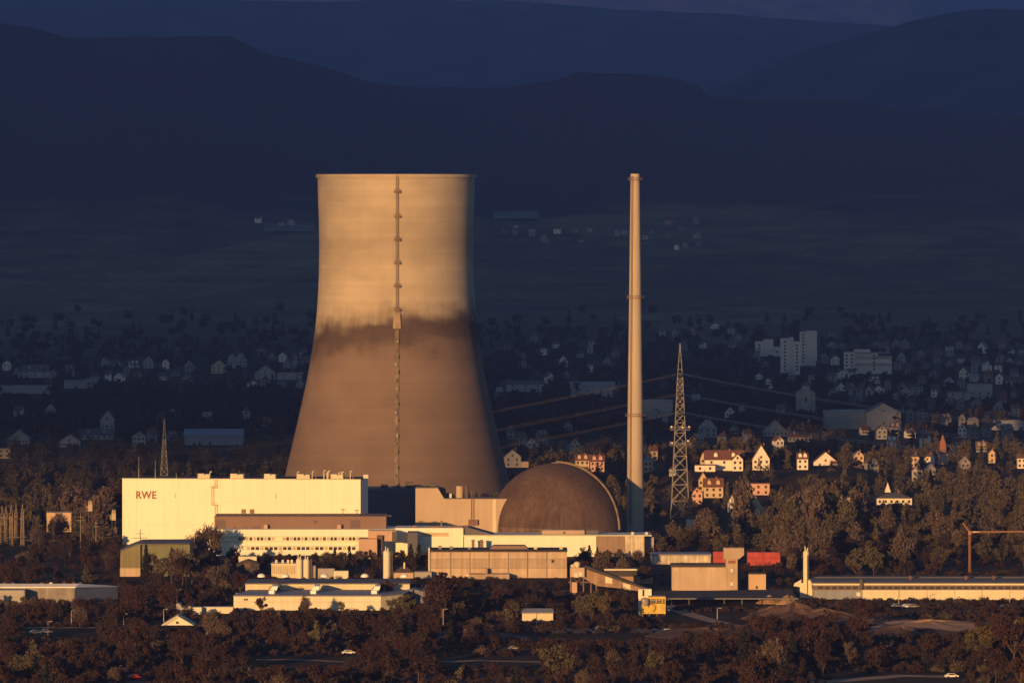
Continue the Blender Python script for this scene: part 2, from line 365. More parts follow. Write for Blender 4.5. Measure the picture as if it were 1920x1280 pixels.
sm.build('stair_track', mat('weathered stair track', (0.19,0.15,0.115), 0.9, 0.5, 0.35, 0.0), t)
for k in range(22):
    z = 3+k*3.7; p = front(z,1.0); MB().box(p.x-.8+(k%2)*.8,p.x+(k%2)*.8,p.y-0.3,p.y+.8,z,z+random.uniform(.8,1.7)).build('stair_landing', CONC if k%3 == 0 else CONCD, t)

# ------------------------------------------------------------------ vent stack
SD = 2806; SX = PX(1191, SD); sc_ = SD/F
t = thing('chimney', 'tall slender tapering pale concrete chimney with three ring galleries beside the dome', 'chimney', (SX, SD, 0))
MB().lathe([(16.2*sc_,0),(14.6*sc_,PZ(800,SD)),(12.0*sc_,PZ(600,SD)),(8.6*sc_,PZ(326,SD)),(7.2*sc_,PZ(326,SD)),(7.2*sc_,PZ(335,SD))], SX, SD, 48, cap=False).build('shaft', mat('pale chimney concrete',(0.41,0.37,0.31),0.9,0.08,0.05,0.08), t, smooth=True)
for py, r_ in ((336,8.8),(557,11.5),(778,14.2)):
    z = PZ(py,SD); r0 = r_*sc_
    g = MB().lathe([(r0-.1,z-.5),(r0+1.0,z-.5),(r0+1.0,z-.25),(r0-.1,z-.25),(r0-.1,z-.5)], SX, SD, 32, cap=False)
    g.lathe([(r0+.92,z+.65),(r0+1.0,z+.65),(r0+1.0,z+.8),(r0+.92,z+.8),(r0+.92,z+.65)], SX, SD, 32, cap=False)
    for i in range(20):
        a = i*math.pi/10; g.bar((SX+(r0+.96)*math.cos(a),SD+(r0+.96)*math.sin(a),z-.3),(SX+(r0+.96)*math.cos(a),SD+(r0+.96)*math.sin(a),z+.7),.06)
    g.build('gallery', RUST, t)
g = MB()
def stk(z): return float(np.interp(z,[0,PZ(800,SD),PZ(600,SD),PZ(326,SD)],[16.2*sc_,14.6*sc_,12.0*sc_,8.6*sc_]))
an_ = R(236)
zl = np.linspace(6,PZ(330,SD),30)
for da in (-0.08,0.08): g.tube([(SX+(stk(z)+.25)*math.cos(an_+da*2/stk(z)*1.6),SD+(stk(z)+.25)*math.sin(an_+da*2/stk(z)*1.6),z) for z in zl], .16)
g.build('ladder', RUST, t)

# ------------------------------------------------------------------ reactor dome and annex
DD = 2766; DX = PX(1043,DD); DR = 125*DD/F; DZ = PZ(993,DD)
t = thing('reactor_dome', 'dark brown weathered concrete reactor dome with a curved stair track up its edge', 'dome', (DX,DD,0))
pf = [(DR+0.0,-0.4),(DR,DZ)] + [(DR*math.cos(a)*(1+0.012*math.sin(2*a)), DZ+DR*math.sin(a)*1.005) for a in np.linspace(0.03,math.pi/2-0.001,40)]
DOMEM = mat('weathered dome concrete',(0.122,0.084,0.069),0.95,0.35,0.06,0.35)
MB().lathe(pf, DX, DD, 96, cap=False).build('dome_shell', DOMEM, t, smooth=True)
MB().lathe([(DR*1.003,DZ-.5),(DR*1.003,DZ+1.6),(DR*.995,DZ+2.6)], DX, DD, 96, cap=False).build('base_ring', mat('pale dome base',(0.17,0.125,0.10),0.9,0.4,0.3,0.4), t)
g = MB(); g2 = MB(); g3 = MB(); az = R(-22)
def dp(a, off): return Vector((DX+(DR+off)*math.cos(a)*math.cos(az), DD+(DR+off)*math.cos(a)*math.sin(az), DZ+(DR+off)*math.sin(a)))
side = Vector((-math.sin(az), math.cos(az), 0))
aa = np.linspace(0.02, math.pi/2-0.0, 44)
for a,b_ in zip(aa[:-1],aa[1:]):
    for mm, o0, o1, w0, w1 in ((g,0.0,0.35,-.45,.45),(g2,0.35,.95,-.5,-.42),(g3,0.35,.95,.42,.5)):
        q = [dp(a,o0)+side*w0, dp(a,o0)+side*w1, dp(b_,o0)+side*w1, dp(b_,o0)+side*w0, dp(a,o1)+side*w0, dp(a,o1)+side*w1, dp(b_,o1)+side*w1, dp(b_,o1)+side*w0]
        mm.add(q, [(3,2,1,0),(4,5,6,7),(0,1,5,4),(1,2,6,5),(2,3,7,6),(3,0,4,7)])
g.build('stair_track', RUST, t); g2.build('stair_railing', mat('worn railing paint',(0.20,0.165,0.12),0.8,0.4,0.4), t); g3.build('stair_railing', MATS['worn railing paint'], t)
MB().cyl(DX,DD,DZ+DR-.3,DZ+DR+.35,2.2,24).build('crown_cap', CONCD, t)

AD = 2752
t = thing('reactor_annex', 'tan concrete annex with a raised sloping left end in front of the dome', 'annex', at(860,AD))
MB().prismp([(779,1012),(962,1012),(962,935),(833,935),(821,915),(779,915)], AD, 16).build('wall', mat('annex concrete',(0.47,0.385,0.29),0.9,0.08,0.08,0.08), t)
MB().boxp(924,931,936,1010,AD-0.35,0.34).build('pilaster', CREAM, t)
MB().boxp(779,822,913.6,915,AD-0.3,16.6).boxp(832,946,934,935,AD-0.3,16.6).build('parapet', CONCD, t)
for a,b_,tp in ((806,818,906),(820.5,835.5,913),(836,850,924),(852,857,927)): MB().boxp(a,b_,tp,934,AD+9,4).build('roof_plant', DSTEEL, t)
for px_,r_,tp,mm in ((862,1.6,912,TANC),(875,1.0,911,DSTEEL),(845,.6,926,OFFW)):
    MB().cyl(PX(px_,AD+6),AD+6,PZ(935,AD),PZ(tp,AD),r_,16).build('roof_tank', mm, t)
g = MB()
for dx in (-.5,.5): g.bar(W(886,996,AD-.5)+Vector((dx,0,0)),W(886,918,AD-.5)+Vector((dx,0,0)),.12)
for py in np.arange(920,996,4): g.bar(W(886,py,AD-.5)+Vector((-.5,0,0)),W(886,py,AD-.5)+Vector((.5,0,0)),.08)
g.boxp(878,896,974,984,AD-1.4,1.2)
g.build('ladder', RUST, t)

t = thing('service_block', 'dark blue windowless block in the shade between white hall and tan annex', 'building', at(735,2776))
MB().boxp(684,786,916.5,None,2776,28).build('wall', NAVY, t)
for a,b_,tp in ((714,727,908),(737,741,911),(743,750,907),(760,774.5,904),(775,790,909)): MB().boxp(a,b_,tp,917,2782,4).build('roof_plant', DSTEEL, t)

# ------------------------------------------------------------------ turbine hall with the big lettering
TH = 2700; sc = TH/F
t = thing('turbine_hall', 'long windowless bright white turbine hall bearing large lettering on its front wall', 'hall', at(676,TH), R(-5.4))
hw = (676-227)*sc+0.5; hz = PZ(899.5,TH)
MB().box(-hw,0,0,27,-0.4,hz).build('wall', WHITE, t, local=True)
MB().box(-hw-.15,.15,-.15,.25,hz,hz+.35).build('parapet', CREAM, t, local=True)
g = MB()
for k in range(1,17): g.box(-hw+hw*k/17-.07,-hw+hw*k/17+.07,-.04,.1,.2,hz-.1)
for zz_ in (10.2,20.1): g.box(-hw+.05,-.05,-.035,.1,zz_,zz_+.12)
g.build('panel_seams', mat('cladding seam',(0.66,0.66,0.52),0.7,0.1), t, local=True)
MB().box(-hw-.1,.1,.26,27.1,hz,hz+.2).build('roof', DROOF, t, local=True)
def lx(px): return (px-676)*sc
def lz(py): return PZ(py,TH)
cu = bpy.data.curves.new('lettering','FONT'); cu.body = 'RWE'; cu.size = 1.0; cu.extrude = 0.05; cu.offset = 0.03; cu.space_character = 1.08
tmp = bpy.data.objects.new('tmp', cu); C.objects.link(tmp); bpy.context.view_layer.update()
me = bpy.data.meshes.new_from_object(tmp.evaluated_get(bpy.context.evaluated_depsgraph_get())); bpy.data.objects.remove(tmp)
xs = [v.co.x for v in me.vertices]; ys = [v.co.y for v in me.vertices]
wx = (289.5-251)*sc/(max(xs)-min(xs)); wy = (936.5-922)*sc/(max(ys)-min(ys)); x_0, y_0 = min(xs), min(ys)
for v in me.vertices: v.co = (lx(251)+(v.co.x-x_0)*wx, -0.12+v.co.z*1.0, lz(936.5)+(v.co.y-y_0)*wy)
me.materials.clear(); link('lettering', me, LETTER, t)
for px_ in (325.5,516):
    g = MB()
    for q,(dx,w_) in enumerate(((0,3),(1,3),(1,2.5),(0,3))): g.box(lx(px_-1.5+dx*.4),lx(px_-1.5+w_),-.1,.05,lz(934-q*2.1),lz(932.6-q*2.1))
    g.build('wall_emblem', mat('faded grey emblem',(0.42,0.38,0.28),0.8), t, local=True)
for px_ in (455,471): MB().box(lx(px_-4.3),lx(px_+4.3),-.12,.05,lz(963),lz(955)).build('louvre', BROWN, t, local=True)
for a,b_ in ((365,388),(427,452),(491,513),(553,578),(617,641)):
    g = MB().box(lx(a),lx(b_),4,9,hz+.3,hz+1.25).box(lx(a)+.4,lx(b_)-.4,4.4,8.6,hz+1.25,hz+1.55).box(lx(a),lx((a+b_)/2+1),4,9,hz+1.55,hz+2.2).box(lx((a+b_)/2+3),lx(b_),4,9,hz+1.5,hz+2.0)
    g.build('roof_vent', CREAM, t, local=True)
for px_,h_ in ((254,42),(285.5,36),(325.5,12)):
    MB().bar((lx(px_),3,hz),(lx(px_),3,hz+h_*sc),.17,6,.09).bar((lx(px_),3,hz),(lx(px_),3,hz+h_*sc*.45),.26,6).build('mast', STEEL, t, local=True)
for px_,h_ in ((388,14),(554,14),(582,15),(589,13),(604,17),(610,14),(612,16),(632,13),(638,14),(645,15),(649,13),(654,16),(659,14)):
    g = MB(); x_ = lx(px_); top = hz+h_*sc; g.tube([(x_,5,hz),(x_,5,top-.5),(x_+.35,4.8,top),(x_+.9,4.6,top-.1)],.22,8); g.build('exhaust_pipe', STEEL if px_%2 else CREAM, t, local=True)
MB().box(lx(677),lx(677)+2.2,8,11,hz+.35,hz+1.9).build('roof_hatch', CREAM, t, local=True)
g = MB()
for a,b_,px_ in ((900,916,402.5),(912,948,396.5),(946,966,403)):
    for dx in (-.45,.45): g.bar((lx(px_)+dx,-.45,lz(b_)),(lx(px_)+dx,-.45,lz(a)),.10)
    for py in np.arange(a+1,b_,3): g.bar((lx(px_)-.45,-.45,lz(py)),(lx(px_)+.45,-.45,lz(py)),.06)
for py in (915,948): g.box(lx(393.5),lx(406),-1.0,-.1,lz(py),lz(py-1)); g.box(lx(393.5),lx(406),-1.0,-.92,lz(py-4),lz(py-4.5))
g.build('ladder', mat('sand coloured steel',(0.50,0.42,0.28),0.7), t, local=True)

# switchgear / office building in front of the hall
OD = 2662
t = thing('office_building', 'low white office building with brown upper storey and window rows below the turbine hall', 'office', at(570,OD))
MB().boxp(402,724,968,993,OD+9,22).build('upper_storey', BROWN, t)
MB().boxp(402,724.3,967.2,968.2,OD+8.8,22.4).build('upper_parapet', BROWND, t)
MB().boxp(400,747,992,None,OD,28).build('wall', WHITE, t)
for a,b_,q,r_ in ((405,423,974,990),(657,675,974.5,990.5),(588,595,975,981),(472,488,986,991)): MB().boxp(a,b_,q,r_,OD+8.86,.2).build('wall_panel', BROWND, t)
for px_ in (498,636): MB().boxp(px_-3.5,px_+3.5,983,992,OD+6.5,2.4).build('doghouse', PINK, t)
k = 0
for px_ in np.arange(447,692,6.9):
    if 503 < px_ < 530 and k%3: k += 1; continue
    MB().boxp(px_,px_+5.2,1006.6,1012.6,OD-.1,.3).build('window', GLASS if (k*7)%5 < 3 else BLIND, t); k += 1
for px_ in np.arange(462,664,8.6): MB().boxp(px_,px_+6.6,1024.8,1030.4,OD-.1,.3).build('window', GLASS if (k*5)%7 < 5 else BLIND, t); k += 1
g = MB().boxp(420,672,1004.8,1005.6,OD-.5,.6).boxp(420,672,1014,1014.8,OD-.5,.6).boxp(455,668,1022.8,1023.8,OD-.7,.8); g.build('ledge', CREAM, t)
for px_,w_,h_ in ((450,3,4),(499,2,4),(509,2,5),(520,3,3),(563,6,3),(581,2,5),(597,5,3),(648,3,3),(700,14,1.5),(727,12,2.5)):
    MB().boxp(px_-w_/2-.6,px_+w_/2+.6,968-h_,968.5,OD+14,1.6).build('roof_vent', DSTEEL, t)
for px_,tp in ((643,955.5),(669,957)): 
    q = W(px_,968,OD+12); z_ = PZ(tp,OD+12); MB().bar(q,(q.x,q.y,z_),.14,6).box(q.x-.9,q.x+.9,q.y-.2,q.y+.2,z_,z_+.3).build('roof_lamp', DSTEEL, t)

t = thing('stair_block', 'pair of pinkish stepped blocks at the right end of the white office building', 'building', at(712,2640))
MB().boxp(690,743,994.5,1014,2646,8).build('upper_block', PINK, t)
MB().boxp(672.5,707,1010,None,2640,14).build('lower_block', PINK, t)
MB().boxp(706.5,717,1003,None,2644,8).build('stair_core', BRNR, t)
MB().boxp(735,744,996,1015,2645,.9).build('duct', DSTEEL, t)

WD = 2657
t = thing('white_block', 'white flat roofed block with a tan panel strip right below the annex', 'building', at(810,WD))
MB().boxp(741,868.5,989.5,None,WD,20).build('wall', WHITE, t)
MB().boxp(792,841,998,1005,WD-.1,.3).build('panel_strip', mat('sand panel',(0.55,0.43,0.28),0.8), t)
for a,b_,tp in ((803,825,985.5),(826,829,976),(838,866,986),(870,878,984.5),(774,781,984.5)): MB().boxp(a,b_,tp,990,WD+5,2).build('roof_plant', RUST, t)
MB().boxp(764,783,998,None,WD-14,13.5).build('porch', NAVY, t)
MB().prismp([(868.7,1030),(934,1030),(934,1003),(926,1002),(878,988.5),(868.7,988.5)], WD+1.5, 18).build('lean_to', SLATE, t)

ED = 2655
t = thing('long_white_wing', 'long low white flat roofed wing with a brown section running below the dome', 'building', at(1040,ED))
MB().boxp(870,1118,1004,None,ED,20).build('wall', WHITE, t)
MB().boxp(1118,1172.5,1004.5,None,ED+.6,20).build('brown_section', mat('brown panels',(0.28,0.21,0.17),0.8,0.15,0.2,0.15), t)
MB().boxp(1172.5,1208,1004.5,None,ED+.2,20).build('stained_section', STREAKW, t)
MB().boxp(868,1222,1002.8,1004.4,ED-.6,22).build('roof_edge', OFFW, t)
MB().boxp(1208,1226,1004.6,None,ED+8,12).build('end_bay', CONC, t)  # grey colour carries the shade of this end
for px_ in (1186,1212): MB().boxp(px_-2.5,px_+2.5,997,1003,ED+4,1.5).build('roof_vent', CREAM, t)
MB().boxp(1016,1096,993.5,1003.4,ED+6,8).build('roof_house', mat('buff render',(0.42,0.33,0.24),0.9), t)
MB().boxp(1097,1122,993.5,1003.4,ED+7.5,6).build('roof_house', SLATE, t)
for px_ in (887,902.5): MB().boxp(px_-2.7,px_+2.7,1012.6,None,ED-9,2.6).boxp(px_-3.2,px_+3.2,1012,1014,ED-9.2,3).build('flue', BROWN, t)
for px_,py in ((1050,999),(1058,998)): MB().boxp(px_-2,px_+2,py-2,py+2,ED+5.8,.3).build('wall_lamp', LAMPG if px_<1055 else DSTEEL, t)

# panelled concrete hall
ND = 2508
t = thing('panelled_concrete_hall', 'long tan precast concrete hall with dark flat roof edge in front of the dome', 'hall', at(933,ND))
MB().boxp(806,1063,1034,None,ND,21).build('wall', TANP, t)
MB().boxp(806.2,1062.8,1047,1064,ND-.12,.3).build('panel_band', TANPD, t)
g = MB()
for px_ in np.arange(845,1060,36): g.boxp(px_-.7,px_+.7,1034.5,1082,ND-.22,.3)
for py in (1047,1064.2): g.boxp(806,1063,py,py+.6,ND-.2,.3)
g.build('panel_joints', CONCD, t)
MB().boxp(803,1064,1031.2,1034.2,ND-.5,22).build('roof_edge', DROOF, t)
MB().prismp([(917,1030),(992,1030),(984,1022.5),(925,1022.5)], ND+8, 9).build('roof_monitor', BROWN, t)
for px_,h_ in ((825,6),(846,5),(1004,4),(1052,4),(880,3)): MB().boxp(px_-3,px_+3,1029-h_,1029,ND+4,2).build('roof_vent', CREAM if px_>1000 else STEEL, t)
MB().boxp(1034,1039,1049,1054,ND-.25,.3).build('window', GLASS, t)
MB().boxp(873,879,1077,1084.5,ND-.3,.3).build('door', HWHITE, t)
MB().boxp(880,955,1076,None,ND-8,7.8).boxp(908,914,1065,1076,ND-4,2).build('lean_to', TANPD, t)
g = MB()
for px_ in (804.5,): 
    g.bar(W(px_,1084,ND-.6),W(px_,1026,ND-.6),.35)
    for py in np.arange(1030,1084,5): g.bar(W(px_-2,py,ND-.6),W(px_+2,py,ND-.6),.12)
g.build('ladder', OFFW, t)

# small plant buildings left of it
t = thing('hipped_substation_house', 'small tan building with hipped roof and a thin vent beside the concrete hall', 'building', at(757,2505))
MB().boxp(738,775,1073,None,2505,9).build('wall', TANC, t)
def hip(mb, x0,x1,y0,y1,z0,z1,inset):
    mb.add([(x0,y0,z0),(x1,y0,z0),(x1,y1,z0),(x0,y1,z0),(x0+inset,(y0+y1)/2,z1),(x1-inset,(y0+y1)/2,z1)],[(0,1,5,4),(1,2,5),(2,3,4,5),(3,0,4),(3,2,1,0)]); return mb
hip(MB(),PX(737,2505),PX(776,2505),2504.6,2514.4,PZ(1073,2505),PZ(1063,2505),3).build('roof', BRNR, t)
MB().boxp(756.5,759.5,1054,1066,2508,.6).build('vent', CREAM, t)
t = thing('flat_store', 'low flat store with pale roof edge left of the concrete hall', 'building', at(792,2503))
MB().boxp(777,809,1073,None,2503,7).build('wall', HGREY, t); MB().boxp(776,810,1071.6,1073,2502.7,7.6).build('roof', PALER, t)

def silo(px, r_px, top, base_d, m_, label, group=None, ladder=True, name='silo'):
    t = thing(name, label, 'silo', at(px,base_d), 0, group)
    x, r = PX(px,base_d), r_px*base_d/F
    zt_ = PZ(top,base_d)
    MB().lathe([(r,-.3),(r,zt_),(r*.55,zt_+r*.5),(.05,zt_+r*.55)], x, base_d, 24, cap=False).build('tank', m_, t, smooth=True)
    if ladder:
        g = MB()
        for dx in (-.3,.3): g.bar((x+r+.5+dx,base_d-.3,0),(x+r+.5+dx,base_d-.3,zt_+.6),.09)
        for z in np.arange(.5,zt_,.9): g.bar((x+r+.2,base_d-.3,z),(x+r+.8,base_d-.3,z),.06)
        g.build('ladder', STEEL, t)
    g = MB().bar((x-.4,base_d,zt_+r*.4),(x-.4,base_d,zt_+r*.4+1.6),.2,8).bar((x+.5,base_d,zt_+r*.4),(x+.5,base_d,zt_+r*.4+.9),.3,8); g.build('vent', CREAM, t)
    return t
silo(725,6.6,1034,2505,OFFW,'tall white cylindrical silo standing alone beside the hipped tan building')
silo(561,6.0,1049,2505,OFFW,'left one of two short white silos beside the sand coloured plant shed','short silos')
silo(574.5,5.8,1050,2503,OFFW,'right one of two short white silos beside the sand coloured plant shed','short silos')
t = thing('plant_shed', 'low sand coloured plant shed with fluted front left of the two short silos', 'shed', at(531,2505))
MB().boxp(509,556,1058,None,2507,12).build('wall', CREAM, t)
g = MB()
for px_ in np.arange(511,555,3.4): g.boxp(px_,px_+.8,1060,1075,2506.7,.4)
g.build('fluting', TANC, t)
MB().boxp(508,557,1056,1058.2,2506.5,13).build('roof', CREAM, t)
for px_ in (518,530,540,547): MB().boxp(px_-2,px_+2,1049,1056.5,2510,2).build('roof_vent', CREAM, t)
MB().boxp(585,592,1060,None,2506,4).build('side_bin', TANC, t)
t = thing('gatehouse', 'cream cube building with a dark gabled porch left of the plant shed', 'building', at(464,2520))
MB().boxp(447,481,1043,None,2520,8).build('wall', CREAM, t)
MB().prismp([(443,1090),(486,1090),(486,1056),(464,1048.5),(443,1056)], 2513, 6.5).build('porch', DROOF, t)
MB().boxp(458,470,1055,1064,2512.7,.4).build('window', BRNR, t)
for a,b_,tp,bt,d_,lb in ((596,627,1066,1076,2490,'long pale grey shipping container with sloping lid left of a white one'),(626,653,1070,1080,2480,'low white box container right of the pale grey container')):
    t = thing('container', lb, 'container', at((a+b_)/2,d_)); MB().boxp(a,b_,tp,None,d_,2.6).build('body', HGREY if a<600 else OFFW, t); MB().boxp(a-.4,b_+.4,tp-.8,tp+.2,d_-.1,2.8).build('lid', PALER, t)

# green shed lower left of the hall
GD = 2517
t = thing('green_shed', 'large olive green metal shed with low pitched roof in front of the white hall', 'shed', at(300,GD))
MB().prismp([(225.5,1090),(263,1090),(263,1021),(258,1020),(227,1032.5),(225.5,1040)], GD, 30).build('gable_wall', GREENC, t)
MB().boxp(263,356,1020.5,None,GD+1.5,28).build('side_wall', GREEND, t)
MB().boxp(225,263,1064.5,None,GD-.25,.5).build('plinth', TANC, t)
MB().prismp([(225,1033.4),(258,1021),(356,1019.4),(356,1018.2),(258,1018.8),(225,1031.6)], GD-.4, 32).build('roof', SLATE, t)
g = MB()
for px_ in np.arange(232,262,5): g.boxp(px_-.25,px_+.25,1034,1064,GD-.08,.2)
g.build('seams', GREEND, t)

# white warehouse in the foreground
BD = 2312
t = thing('white_warehouse', 'long cream white warehouse with grey roof, raised clerestory strip and three roof lights', 'warehouse', at(600,BD))
MB().boxp(438,714,1117,None,BD,20).build('wall', OFFW, t)
MB().add([W(714,1117,BD),W(756,1113,BD+9),(PX(756,BD+9),BD+9,-.4),(PX(714,BD),BD,-.4),W(714,1117,BD+12),W(756,1113,BD+20),(PX(756,BD+20),BD+20,-.4),(PX(714,BD+12),BD+12,-.4)],
         [(0,3,2,1),(0,1,5,4),(1,2,6,5),(4,5,6,7)]).build('angled_wall', CREAM, t)
zr0, zr1 = PZ(1115.6,BD), PZ(1104.5,BD+30)
MB().add([(PX(437,BD),BD-.4,zr0),(PX(714,BD),BD-.4,zr0),(PX(757,BD),BD+9,PZ(1112,BD+9)),(PX(768,BD),BD+30,zr1),(PX(460,BD),BD+30,zr1),
          (PX(437,BD),BD-.4,zr0-.35),(PX(714,BD),BD-.4,zr0-.35),(PX(757,BD),BD+9,PZ(1112,BD+9)-.35),(PX(768,BD),BD+30,zr1-.35),(PX(460,BD),BD+30,zr1-.35)],
         [(0,1,2,3,4),(9,8,7,6,5),(0,5,6,1),(1,6,7,2),(2,7,8,3),(4,3,8,9),(0,4,9,5)]).build('roof', GREYR, t)
MB().boxp(460,768,1094.5,1106,BD+30.2,26).build('clerestory', CREAM, t)
g = MB().boxp(460,768,1097.6,1098.2,BD+30,.3).boxp(460,768,1101,1101.5,BD+30,.3); g.build('clerestory_bars', TANC, t)
MB().boxp(459,769,1092.6,1094.6,BD+29.6,27).build('upper_roof', SLATE, t)
for px_ in (512,590,704):
    q = W(px_,1110,BD+12); 
    MB().prism([(q.x-1.6,zr0+.2),(q.x+1.0,zr0+.2),(q.x+1.8,zr0+2.6),(q.x-0.2,zr0+2.6)], BD+11, BD+24).box(q.x-1.4,q.x+.6,BD+8,BD+10.9,zr0-.1,zr0+1.3).build('roof_light', SHINY if False else mat('bright skylight dome',(0.85,0.84,0.80),0.3,0.05), t)
for px_ in (490,535,608,684,758):
    q = W(px_,1091,BD+40); MB().lathe([(1.5,PZ(1092.6,BD)-.2),(1.4,PZ(1092.6,BD)+.5),(.8,PZ(1092.6,BD)+1.0),(.05,PZ(1092.6,BD)+1.1)], q.x,q.y,16,cap=False).build('skylight_dome', MATS['bright skylight dome'], t, smooth=True)
for px_ in (459,463): MB().boxp(px_-1.6,px_+1.6,1121.5,1125,BD-.1,.2).build('window', GLASS, t)
MB().prismp([(756,1150),(804,1150),(804,1110),(775,1104),(756,1108)], BD+24, 14).build('end_wing', mat('painted shade blue',(0.20,0.22,0.27),0.8), t)  # shade of this end is painted into the blue
MB().boxp(438,714,1127.2,1128,BD-.12,.2).build('wall_joint', TANC, t)

# left long warehouse with bright roof
LD = 2352; WROOF = mat('white sheet roof',(0.78,0.76,0.72),0.5,0.12,0.3)
t = thing('left_warehouse', 'low wide warehouse with bright pale roof and shade blue end wall at the left edge', 'warehouse', at(80,LD))
zA = PZ(1099.5,LD); zE2 = PZ(1098.5,LD+26)
MB().add([(PX(-60,LD),LD,-.4),(PX(140,LD),LD,-.4),(PX(140,LD),LD,zA),(PX(-60,LD),LD,zA),(PX(-60,LD),LD+26,-.4),(PX(221,LD+26),LD+26,-.4),(PX(221,LD+26),LD+26,zE2),(PX(-60,LD),LD+26,zE2)],
         [(0,1,2,3),(4,7,6,5),(3,2,6,7),(0,3,7,4)]).build('wall', mat('pale grey sheet wall',(0.27,0.26,0.25),0.8,0.2,0.2,0.3), t)
MB().add([(PX(140,LD)+.02,LD,-.4),(PX(221,LD+26)+.02,LD+26,-.4),(PX(221,LD+26)+.02,LD+26,zE2),(PX(140,LD)+.02,LD,zA),
          (PX(140,LD)-.3,LD+.1,-.4),(PX(221,LD+26)-.3,LD+25.9,-.4),(PX(221,LD+26)-.3,LD+25.9,zE2),(PX(140,LD)-.3,LD+.1,zA)],[(0,1,2,3),(5,4,7,6),(3,2,6,7)]).build('end_wall', BLUEC, t)  # blue grey stands for the shade on this end wall
MB().add([(PX(-60,LD),LD-.8,zA+.05),(PX(142,LD),LD-.8,zA+.05),(PX(222,LD+26),LD+26.4,zE2+.1),(PX(-60,LD),LD+26.4,zE2+.1),(PX(-60,LD),LD+2.6,zA+1.0),(PX(149,LD+2.6),LD+2.6,zA+1.0),
          (PX(-60,LD),LD-.8,zA-.35),(PX(142,LD),LD-.8,zA-.35),(PX(222,LD+26),LD+26.4,zE2-.2),(PX(-60,LD),LD+26.4,zE2-.2)],
         [(0,1,5,4),(4,5,2,3),(1,2,5),(0,4,3),(0,6,7,1),(1,7,8,2),(9,8,7,6)]).build('roof', WROOF, t)
for px_ in (8,24,78,95,120,138,150): MB().boxp(px_-3,px_+3,1091.5,1095,LD+9,3).build('roof_vent', CREAM if px_%2 else DSTEEL, t)
MB().boxp(-20,46,1106,None,LD-10,9).build('canopy', HGREY, t)

# white gabled house bottom left
VD = 2232
t = thing('gabled_house', 'white boarded house gable with one small window among dark bottom left trees', 'house', at(333,VD))
MB().prismp([(303,1195),(363,1195),(363,1174),(333,1156.5),(303,1174)], VD, 12).build('wall', HWHITE, t)
g = MB()
for s_ in (-1,1):
    g.add([(PX(333,VD),VD-.8,PZ(1153.6,VD)),(PX(333+s_*35,VD),VD-.8,PZ(1174,VD)),(PX(333+s_*35,VD),VD+12.6,PZ(1174,VD)),(PX(333,VD),VD+12.6,PZ(1153.6,VD)),
           (PX(333,VD),VD-.8,PZ(1156.6,VD)),(PX(333+s_*35,VD),VD-.8,PZ(1177,VD)),(PX(333+s_*35,VD),VD+12.6,PZ(1177,VD)),(PX(333,VD),VD+12.6,PZ(1156.6,VD))],
          [(0,1,2,3),(7,6,5,4),(0,4,5,1),(1,5,6,2),(2,6,7,3)])
g.build('roof', CREAM, t)
w_ = MB().boxp(328.5,336,1163,1170,VD-.12,.2).build('window', HWHITE, t); MB().boxp(329.8,334.8,1164.2,1168.8,VD-.2,.2).build('pane', GLASS, w_)
t = thing('low_outbuilding', 'low flat white outbuilding left of the white warehouse end wall', 'shed', at(398,2290))
MB().boxp(362,378,1138,None,2290,5).boxp(378,437,1137.5,None,2294,5).build('wall', OFFW, t); MB().boxp(330,362,1131,None,2296,7).build('wing', HGREY, t)

# ------------------------------------------------------------------ gravel works in the middle right
KD = 2402
t = thing('conveyor_gallery', 'covered tan conveyor gallery sloping down to the right from a small tower house', 'conveyor', at(1130,KD))
MB().prismp([(1092,1082),(1120,1098),(1160,1102),(1212,1109.5),(1212,1104),(1097,1063)], KD, 5).build('gallery', mat('rusty tan sheeting',(0.36,0.245,0.165),0.85,0.3,0.3,0.3), t)
MB().prismp([(1090,1063.5),(1218,1107),(1221,1104.5),(1100,1060)], KD-.5, 7).build('roof', DROOF, t)
MB().boxp(1069,1096,1064,1081,KD-2,8).build('head_house', TANC, t)
for a,q in ((1084,1072),(1077,1074)): MB().boxp(a,a+8,q,q+8,KD-2.2,.3).build('window', OFFW, t)
for a,b_,q,r_ in ((1135,1148,1080,1092),(1168,1182,1092,1104)): MB().prismp([(a,r_),(b_,r_+2),(b_,q+4),(a,q)], KD-.25, .3).build('patch_panel', CREAM, t)
g = MB()
for px_ in (1070,1094,1108,1118): g.bar(W(px_,1078,KD+1),(PX(px_,KD),KD+1,0),.35)
g.boxp(1066,1112,1090,1092,KD+1,4); g.bar(W(1070,1080,KD),W(1094,1098,KD),.15).bar(W(1094,1080,KD),W(1070,1098,KD),.15)
g.build('support_frame', RUST, t)
MB().boxp(1072,1082,1091,None,KD-3,3).build('bin', PINK, t)
for px_,py in ((1075,1058),(1082,1053)): 
    q = W(px_,1064,KD+2); MB().lathe([(.9,PZ(1064,KD)),(1.3,PZ(py+3,KD)),(.7,PZ(py,KD)),(.05,PZ(py-.5,KD))], q.x,q.y,14,cap=False).build('filter_drum', CREAM, t, smooth=True)
t = thing('screening_hall', 'tan gravel works hall with dark roof and a pale roof strip behind the conveyor', 'hall', at(1190,2470))
MB().boxp(1120,1224,1078,None,2470,9).build('wall', mat('ochre sheeting',(0.40,0.27,0.18),0.85,0.2,0.3,0.3), t)
MB().prismp([(1118,1080),(1226,1080),(1226,1074),(1200,1070),(1130,1070)], 2469.4, 10).build('roof', DROOF, t)
MB().boxp(1133,1198,1066,1070.4,2473,3).build('roof_strip', CREAM, t)

